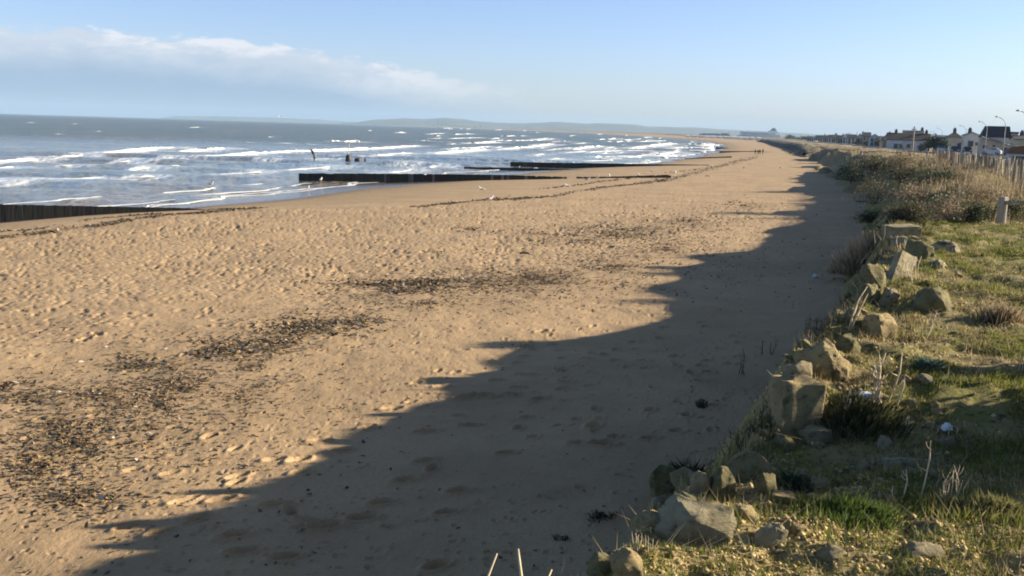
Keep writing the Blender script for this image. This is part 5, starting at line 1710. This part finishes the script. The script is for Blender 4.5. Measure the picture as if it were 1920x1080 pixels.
# -- kiosk with a rounded roof at the right edge
p = at_depth(1917, 120, 3.9)
e = empty('beach_kiosk', p, -.36)
bm = bmesh.new(); bx(bm, -1.7, 1.7, -1.6, 1.6, -1.5, 1.35); link('wall', bm_mesh('wall', bm), WALLC['pale_blue'], e)
bm = bmesh.new(); bx(bm, -1.35, 1.35, -1.66, -1.58, .0, 1.1); link('opening', bm_mesh('opening', bm), GLASS, e)
bm = bmesh.new()
ring = [(math.cos(a) * 1.95, math.sin(a) * 1.0 + 1.36) for a in np.linspace(math.pi, 0, 13)]
a_ = [bm.verts.new((x, -1.8, z)) for x, z in ring]; b_ = [bm.verts.new((x, 1.8, z)) for x, z in ring]
for i in range(12): bm.faces.new((a_[i], a_[i + 1], b_[i + 1], b_[i]))
bm.faces.new(a_[::-1]); bm.faces.new(b_); bm.faces.new((a_[0], b_[0], b_[-1], a_[-1]))
link('roof', bm_mesh('roof', bm, False), simple('rusty_brown_roof', (.20, .10, .05), (.14, .075, .045), 3, .85), e)
tag(e, 'small pale kiosk with dark opening and rounded brown roof at the right edge', 'kiosk')
# -- the row along the far sea front
row = [
    (1652, 1668, 262, 253, 'cream', 'brown', 'gable_end', 'cream gable house at the near end of the far row'),
    (1646, 1658, 263, 256, 'grey', 'slate', 'long_side', 'grey house with slate roof tucked behind the cream gable house'),
    (1628, 1648, 258, 252, 'pale_blue', 'grey', 'gable_end', 'bright pale blue gabled house standing out in the far row'),
    (1616, 1630, 255, 248.5, 'brick', 'slate', 'long_side', 'brick house with slate roof beside the bright pale blue house'),
    (1604, 1618, 258, 251, 'grey', 'brown', 'gable_end', 'grey gable house with brown roof, two along from the pale blue one'),
    (1597, 1606, 262, 258, 'white', 'slate', 'flat', 'low white annexe under taller roofs in the far row'),
    (1588, 1603, 258.5, 252.5, 'beige', 'brown', 'long_side', 'beige house with long brown roof in the middle of the far row'),
    (1579, 1591, 257, 250.5, 'white', 'red', 'gable_end', 'white gable house with red-brown roof in the middle of the far row'),
    (1569, 1581, 259.5, 254, 'brick', 'brown', 'long_side', 'brick house with brown roof left of the red-roofed gable'),
    (1561, 1571, 255.5, 249.5, 'grey', 'slate', 'gable_end', 'narrow grey gable house with slate roof in the far row'),
    (1553, 1563, 258, 253, 'white', 'brown', 'long_side', 'white house with brown roof toward the harbour end of the far row'),
    (1545, 1555, 258, 253, 'brick', 'slate', 'gable_end', 'dark brick gable house toward the harbour end of the far row'),
    (1537, 1547, 258.5, 254, 'cream', 'slate', 'long_side', 'cream house with slate roof toward the harbour end of the far row'),
    (1529, 1538, 258, 254, 'grey', 'black', 'long_side', 'grey house with black roof, third from the harbour end'),
    (1521, 1530, 258.5, 255, 'beige', 'slate', 'gable_end', 'beige gable house second from the harbour end'),
    (1513, 1522, 258.5, 255.5, 'brick', 'brown', 'long_side', 'small brick house at the harbour end of the far row'),
]
for i, (a, b, pe, pr, wl, rf, fm, lab) in enumerate(row):
    xm = (a + b) / 2
    d = float(np.interp(xm, [1510, 1560, 1600, 1640, 1670], [980, 720, 560, 430, 370])) + (25 if i in (1, 5) else 0)
    house(a, b, pe, pr, d, 2.6, 9, fm, wl, rf, lab, rz=-.30, wins=((-.25, .2, 1.2, 1.6), (.2, .2, 1.2, 1.6), (-.25, .6, 1.2, 1.5), (.2, .6, 1.2, 1.5)), chim=(.35,) if i % 4 == 0 else (), group='houses in the far sea-front row', side_wins=True)
# -- trees among the houses
BARK = simple('bark', (.09, .07, .05), None, 6, .9)
def tree(px0, px1, py_top, depth, base, cols, seed, lab, nl=900):
    pxm = (px0 + px1) / 2; p = at_depth(pxm, depth, base); k = depth / FPX
    W = (px1 - px0) * k; H = z_at(py_top, pxm, depth) - base
    r = np.random.default_rng(seed)
    e = empty('tree', p)
    V, cc = leaf_cloud((0, 0, H * .32), W / 2, W / 2, H * .62, nl, .28, r, cols)
    link('crown', np_mesh('crown', V.reshape(-1, 3), np.arange(len(V) * 4).reshape(-1, 4), False, None, {'tint': np.repeat(cc, 4, 0)}), GRASSM, e)
    bm = bmesh.new(); tube(bm, [(0, 0, -.5), (0, 0, H * .3), (.1, 0, H * .7)], [.28, .2, .06], 6)
    for a in range(4):
        q = Vector((math.cos(a * 1.6) * W * .3, math.sin(a * 1.6) * W * .3, H * .62)); tube(bm, [(0, 0, H * .25), q * .6 + Vector((0, 0, H * .1)), q], [.12, .07, .02], 5)
    link('trunk', bm_mesh('trunk', bm), BARK, e)
    tag(e, lab, 'tree')
tree(1738, 1762, 250.5, 300, 2.9, DG, 41, 'dark evergreen tree between the long white house and the white roof edge', 1500)
tree(1755, 1776, 259, 290, 2.9, DG, 42, 'low dark hedge-like tree in front of the white roof edge', 1200)
tree(1732, 1750, 256, 310, 2.9, OL, 43, 'dull green tree at the right end of the long white house', 900)
tree(1796, 1810, 264, 285, 2.9, OL, 44, 'small tree at the left corner of the white gabled house', 600)
tree(1620, 1634, 260, 460, 2.6, DG, 45, 'dark tree in front of the brick house in the far row', 500)
tree(1574, 1586, 256.5, 620, 2.6, DG, 46, 'dark tree in the middle of the far row', 500)
tree(1526, 1538, 259, 850, 2.6, DG, 47, 'dark tree near the harbour end of the far row', 400)
tree(1638, 1652, 257, 400, 2.6, DG, 51, 'dark tree at the right foot of the bright pale blue house', 500)
tree(1600, 1614, 259, 520, 2.6, DG, 52, 'dark tree before the grey brown-roofed gable of the far row', 500)
tree(1556, 1568, 259, 680, 2.6, OL, 53, 'dull tree before the narrow slate-roofed gable of the far row', 400)
tree(1544, 1556, 256.5, 780, 2.6, DG, 54, 'dark tree rising over the dark brick gable of the far row', 400)
tree(1512, 1524, 257, 930, 2.6, DG, 55, 'dark tree at the small brick house by the harbour end', 400)
tree(1586, 1598, 248.5, 640, 2.6, DG, 56, 'tall dark tree standing behind the middle of the far row', 500)
tree(1718, 1734, 268, 300, 2.8, BR, 48, 'leafless reddish shrub-tree before the right end of the long white house', 500)
# -- poles and street lamps
POLEM = simple('pole_wood', (.34, .30, .25), (.24, .2, .16), 3, .9)
p = at_depth(1709, 190, 3.2); k = 190 / FPX
e = empty('utility_pole', p)
bm = bmesh.new(); tube(bm, [(0, 0, -.8), (0, 0, 3), (.04, 0, z_at(237, 1709, 190) - 3.2)], [.19, .17, .13], 10); link('pole', bm_mesh('pole', bm, True), POLEM, e)
bm = bmesh.new(); bx(bm, -.45, .45, -.05, .05, 5.2, 5.32); bx(bm, -.38, -.3, -.04, .04, 5.33, 5.5); bx(bm, .3, .38, -.04, .04, 5.33, 5.5); link('crossarm', bm_mesh('crossarm', bm), POLEM, e)
tag(e, 'stout wooden utility pole rising in front of the long white house', 'utility pole')
for px, py, d, lab in ((1664, 252, 330, 'slim pale pole at the left end of the long white house'), (1649, 254, 380, 'slim pole beside the bright pale blue house'), (1605, 247, 520, 'tall slim mast above the middle of the far row'), (1500, 252, 900, 'faint thin mast beyond the harbour end of the row')):
    p = at_depth(px, d, 2.8); bm = bmesh.new(); tube(bm, [(0, 0, -.5), (0, 0, z_at(py, px, d) - 2.8)], [.22, .14], 8)
    tag(link('pole', bm_mesh('pole', bm), POLEM, None, p), lab, 'pole')
LAMPM = simple('lamp_steel', (.36, .38, .40), None, 3, .5)
lamps = [(1909, 207.5, 135, 'nearest street lamp with curved arm at the right edge'), (1869, 219, 176, 'street lamp rising right of the modern house roof, second nearest'), (1837, 228, 217, 'street lamp arching above the modern house, third in the line'), (1801, 235.5, 272, 'street lamp above the white gabled house, fourth in the line'), (1758, 240.5, 345, 'farthest street lamp, above the dark trees')]
for px, py, d, lab in lamps:
    hp = at_depth(px, d, z_at(py, px, d))
    base = Vector((hp.x + 2.0, hp.y + .6, 3.0)); H = hp.z - 3.0
    e = empty('street_lamp', base)
    o = hp - base
    bm = bmesh.new(); tube(bm, [(0, 0, -.6), (0, 0, H * .5), (0, 0, H * .80), (-.12, -.03, H * .88), (o.x * .35, o.y * .35, H * .95), (o.x * .8, o.y * .8, H)], [.11, .09, .07, .06, .055, .05], 8); link('pole', bm_mesh('pole', bm, True), LAMPM, e)
    bm = bmesh.new(); tube(bm, [(o.x * .8, o.y * .8, H), (o.x * .95, o.y * .95, H + .03), (o.x * 1.15, o.y * 1.15, H + .01)], [.06, .13, .08], 8); link('lamp_head', bm_mesh('lamp_head', bm, True), LAMPM, e)
    tag(e, lab, 'street lamp', 'street lamps along the coast road')
# -- coast road and cars
RV = []
ry_ = np.geomspace(60, 1300, 80)
for y in ry_:
    x = float(XT(y)) + 26 + .012 * y
    for dx in (-3.6, 3.6):
        RV.append((x + dx, y, float(bank_h(x + dx, y)) + .12))
road = link('road', np_mesh('road', RV, [(2 * i, 2 * i + 1, 2 * i + 3, 2 * i + 2) for i in range(79)]), simple('asphalt', (.055, .055, .058), (.075, .073, .07), 1, .9))
tag(road, 'asphalt coast road', None, None, 'structure')
TYRE = simple('tyre', (.02, .02, .02), None, 5, .9); RIM = simple('rim', (.45, .45, .46), None, 5, .4); LIGHTM = simple('headlamp_lens', (.85, .85, .82), None, 5, .15)
def car(px, py, depth, paint, lab, rz):
    p = at_depth(px, depth, z_at(py, px, depth))
    p.z = max(p.z, float(bank_h(p.x, p.y)) + .02)
    e = empty('parked_car', p, rz)
    m_ = simple('car_paint', paint, None, 1, .25)
    bm = bmesh.new()
    prof = [(-2.0, .35), (2.0, .35), (2.05, .75), (1.0, .95), (.45, 1.42), (-1.1, 1.45), (-1.85, .98), (-2.05, .8)]
    a = [bm.verts.new((-.82 * (1 if z < 1 else .82), y, z)) for y, z in prof]; b = [bm.verts.new((.82 * (1 if z < 1 else .82), y, z)) for y, z in prof]
    bm.faces.new(a); bm.faces.new(b[::-1])
    for i in range(8): bm.faces.new((a[i], b[i], b[(i + 1) % 8], a[(i + 1) % 8]))
    link('body', bm_mesh('body', bm), m_, e)
    for s in (-1, 1):
        bm = bmesh.new(); vs = [bm.verts.new((s * (.82 if z < 1 else .70) , y, z)) for y, z in ((.85, 1.0), (.38, 1.36), (-1.05, 1.38), (-1.6, 1.0))]
        vs2 = [bm.verts.new(v.co + Vector((s * .025, 0, 0))) for v in vs]
        bm.faces.new(vs); bm.faces.new(vs2[::-1])
        for i in range(4): bm.faces.new((vs[i], vs2[i], vs2[(i + 1) % 4], vs[(i + 1) % 4]))
        link('side_window', bm_mesh('side_window', bm), GLASS, e)
        bm = bmesh.new(); bx(bm, s * .62 - .16, s * .62 + .16, -2.09, -2.02, .62, .78); link('headlight', bm_mesh('headlight', bm), LIGHTM, e)
        for y in (-1.25, 1.25):
            bm = bmesh.new(); tube(bm, [(s * .72, y, .32), (s * .88, y, .32)], .32, 12); w__ = link('wheel', bm_mesh('wheel', bm), TYRE, e)
            bm = bmesh.new(); tube(bm, [(s * .885, y, .32), (s * .90, y, .32)], .2, 10); link('rim', bm_mesh('rim', bm), RIM, w__)
    bm = bmesh.new(); vs = [bm.verts.new(v) for v in ((-.72, -1.78, 1.02), (.72, -1.78, 1.02), (.6, -1.16, 1.40), (-.6, -1.16, 1.40), (-.72, -1.81, 1.04), (.72, -1.81, 1.04), (.6, -1.19, 1.42), (-.6, -1.19, 1.42))]
    for f in ((3, 2, 1, 0), (4, 5, 6, 7), (0, 1, 5, 4), (1, 2, 6, 5), (2, 3, 7, 6), (3, 0, 4, 7)): bm.faces.new([vs[i] for i in f])
    link('windscreen', bm_mesh('windscreen', bm), GLASS, e)
    tag(e, lab, 'car', 'cars parked along the coast road')
car(1790, 287.5, 205, (.03, .06, .16), 'dark blue car with pale headlamps behind the fence', -.4)
car(1771, 285.5, 225, (.03, .08, .10), 'dark teal car behind the fence, left of the blue one', -.5)
car(1764, 286, 215, (.55, .56, .57), 'light grey car roof showing above the fence, leftmost of the cars', -.4)
car(1813, 287.5, 215, (.02, .02, .025), 'black car right of the blue one behind the fence', -.4)
car(1858, 290.5, 215, (.70, .70, .70), 'white car parked before the modern house', .9)
car(1528, 267.5, 560, (.80, .80, .80), 'bright white vehicle far off at the foot of the sea-front row', .2)

# ------------------------------------------------------------------ revetment, harbour, ferry
ROCKD = simple('dark_riprap', (.085, .08, .075), (.045, .043, .042), .5, .95, 1, .4, 1.2)
RV = []; nr = 150; nc = 9
ryy = np.geomspace(265, 930, nr)
for i, y in enumerate(ryy):
    wd = 5 + 9 * sstep(y, 300, 500) * (1 - sstep(y, 800, 930))
    for j in range(nc):
        t = j / (nc - 1)
        x = float(XT(y)) - wd * .5 + wd * t * 1.1
        z = 1.35 + 2.3 * math.sin(t * math.pi) ** .8 * (0.6 + .4 * float(sstep(y, 270, 380)) ) * (1 - float(sstep(y, 850, 930)) * .6) + float(vnoise(np.array(y * .7), np.array(t * 7), 77)) * 1.0
        RV.append((x, y, z if 0 < j < nc - 1 else 1.0))
o = link('sea_wall', np_mesh('sea_wall', RV, grid_faces(nr, nc), False), ROCKD)
tag(o, 'dark rock sea wall along the foot of the far town', 'sea wall')
HULL = simple('ship_white', (.78, .79, .80), (.7, .71, .73), .02, .6); DECKB = simple('ship_window_band', (.10, .14, .22), None, .05, .3); FUN = simple('ship_funnel', (.12, .15, .24), None, .05, .6); KEEL = simple('ship_boot', (.10, .13, .22), None, .02, .6)
D = 2700; k = D / FPX
pm = at_depth(1424, D, 0)
e = empty('ferry', pm, 0.03)
X0, X1 = (1386 - 1424) * k, (1461 - 1424) * k
zt = lambda px, py: z_at(py, px, D)
def ship_box(nm, a, b, z0, z1, mat, y=9, parent=None, taper=0.0):
    bm = bmesh.new(); v = bx(bm, (a - 1424) * k, (b - 1424) * k, -y, y, z0, z1)
    if taper:
        for q in v[4:]: q.co.x += taper * (-1 if q.co.x < ((a + b) / 2 - 1424) * k else 1)
    return link(nm, bm_mesh(nm, bm), mat, parent or e)
bm = bmesh.new(); v = bx(bm, X0, X1, -10, 10, 0, zt(1424, 254.5))
for q in v:
    if q.co.x < 0 and q.co.z > 1: q.co.x -= 5
    if q.co.x < 0: q.co.y *= .35
link('hull', bm_mesh('hull', bm), HULL, e)
ship_box('waterline_band', 1386, 1461, -.5, 2.4, KEEL, 10.15)
ship_box('car_deck', 1388, 1460, zt(1424, 254.5) + .02, zt(1424, 251.5), HULL, 9.6)
ship_box('window_band', 1390, 1440, zt(1424, 252.6), zt(1424, 251.9), DECKB, 9.75)
ship_box('passenger_deck', 1389, 1452, zt(1424, 251.5) + .02, zt(1424, 249.2), HULL, 9.2)
ship_box('window_band', 1391, 1436, zt(1424, 250.7), zt(1424, 249.9), DECKB, 9.35)
ship_box('bridge', 1389, 1404, zt(1396, 249.2) + .02, zt(1396, 246.6), HULL, 8.6, taper=1)
ship_box('bridge_window', 1388.4, 1398, zt(1396, 248.2), zt(1396, 247.5), DECKB, 8.75)
ship_box('upper_deck', 1406, 1458, zt(1430, 249.2) + .02, zt(1430, 247.6), HULL, 8)
ship_box('funnel_base', 1440, 1457, zt(1449, 247.6) + .02, zt(1449, 245), HULL, 6, taper=-3.5)
f_ = ship_box('funnel', 1444, 1454, zt(1449, 245) + .02, zt(1449, 241.8), FUN, 4, taper=-2.5)
ship_box('funnel_cap', 1446.5, 1452, zt(1449, 241.8) + .02, zt(1449, 240.2), DECKB, 3, f_)
bm = bmesh.new(); tube(bm, [((1396 - 1424) * k, 0, zt(1396, 246.6)), ((1396 - 1424) * k, 0, zt(1396, 243.2))], [.7, .3], 6); link('mast', bm_mesh('mast', bm), HULL, e)
tag(e, 'large white ferry with a dark funnel moored beyond the far beach', 'ferry')
# dark ship or dredger left of the ferry
D2 = 2900; k2 = D2 / FPX; pm = at_depth(1338, D2, 0)
e = empty('cargo_ship', pm, 0.02)
def sb(nm, a, b, z0, z1, y=8):
    bm = bmesh.new(); bx(bm, (a - 1338) * k2, (b - 1338) * k2, -y, y, z0, z1); link(nm, bm_mesh(nm, bm), KEEL, e)
zz = lambda py: z_at(py, 1338, D2)
sb('hull', 1312, 1367, -.5, zz(251.2)); sb('deckhouse', 1352, 1363, zz(251.2) + .02, zz(249.2), 6); sb('cargo_stack', 1318, 1348, zz(251.2) + .02, zz(250.2), 6)
bm = bmesh.new(); tube(bm, [((1364 - 1338) * k2, 0, zz(251)), ((1367.5 - 1338) * k2, 0, zz(247))], [1.0, .6], 6); link('crane_jib', bm_mesh('jib', bm), KEEL, e)
tag(e, 'long low dark ship lying left of the white ferry', 'ship')
# white sheds and boats on the harbour spit
SHED = simple('white_sheet_metal', (.80, .80, .78), None, .1, .6)
r9 = random.Random(9)
for i, (px, wpx, dd) in enumerate([(1290, 9, 1460), (1302, 10, 1420), (1314, 8, 1370), (1325, 10, 1330), (1337, 11, 1290), (1350, 9, 1250), (1363, 12, 1190), (1376, 10, 1150), (1388, 11, 1110), (1399, 8, 1060), (1409, 8, 1020), (1422, 7, 960)]):
    kk = dd / FPX
    p = at_depth(px, dd, 1.6); W = wpx * kk
    p.z = float(beach_base(p.x, p.y))
    zt_ = z_at(212 + .0297 * px + 3.0 + .5 * r9.random(), px, dd) - p.z
    e = empty('beach_cabin', p)
    bm = bmesh.new(); walls(bm, W, 5, zt_ * .8, zt_, 'long_side'); link('wall', bm_mesh('wall', bm), SHED, e)
    bm = bmesh.new(); gable(bm, W, 5, zt_ * .8, zt_, True, .2, .15); link('roof', bm_mesh('roof', bm), SHED, e)
    tag(e, 'low white cabin in the line along the far beach below the ships', 'cabin', 'white cabins along the far beach')
for px, py0, wd, dd, lab in ((1262, 251.5, 26, 2500, 'dark mound of scrub at the seaward tip of the harbour spit'), (1485, 253, 30, 1500, 'low dark clump of trees right of the ferry'), (1508, 255, 26, 1300, 'dark tree clump between the ferry and the house row')):
    kk = dd / FPX; p = at_depth(px, dd, 1.5); r = np.random.default_rng(int(px))
    V, cc = leaf_cloud((0, 0, 0), wd * kk / 2, 10, max(z_at(py0, px, dd) - 1.5, 2), 900, 1.1, r, DG)
    e = empty('tree_clump', p)
    link('foliage', np_mesh('clump', V.reshape(-1, 3), np.arange(len(V) * 4).reshape(-1, 4), False, None, {'tint': np.repeat(cc, 4, 0)}), GRASSM, e)
    tag(e, lab, 'trees')

# ------------------------------------------------------------------ haze: the sea air between here and the hills
bm = bmesh.new(); bx(bm, -17000, 17000, -1500, 16500, -4.0, 190)
hm = bpy.data.materials.new('sea_haze'); hm.use_nodes = True
hn = hm.node_tree; hn.nodes.clear()
pv = hn.nodes.new('ShaderNodeVolumePrincipled'); ho = hn.nodes.new('ShaderNodeOutputMaterial')
pv.inputs['Color'].default_value = (0.50, 0.73, 1.0, 1)
pv.inputs['Density'].default_value = 0.000088
pv.inputs['Anisotropy'].default_value = 0.0
hn.links.new(pv.outputs[0], ho.inputs['Volume'])
hz = link('haze', bm_mesh('haze', bm), hm)
tag(hz, 'thin sea haze', None, None, 'stuff')
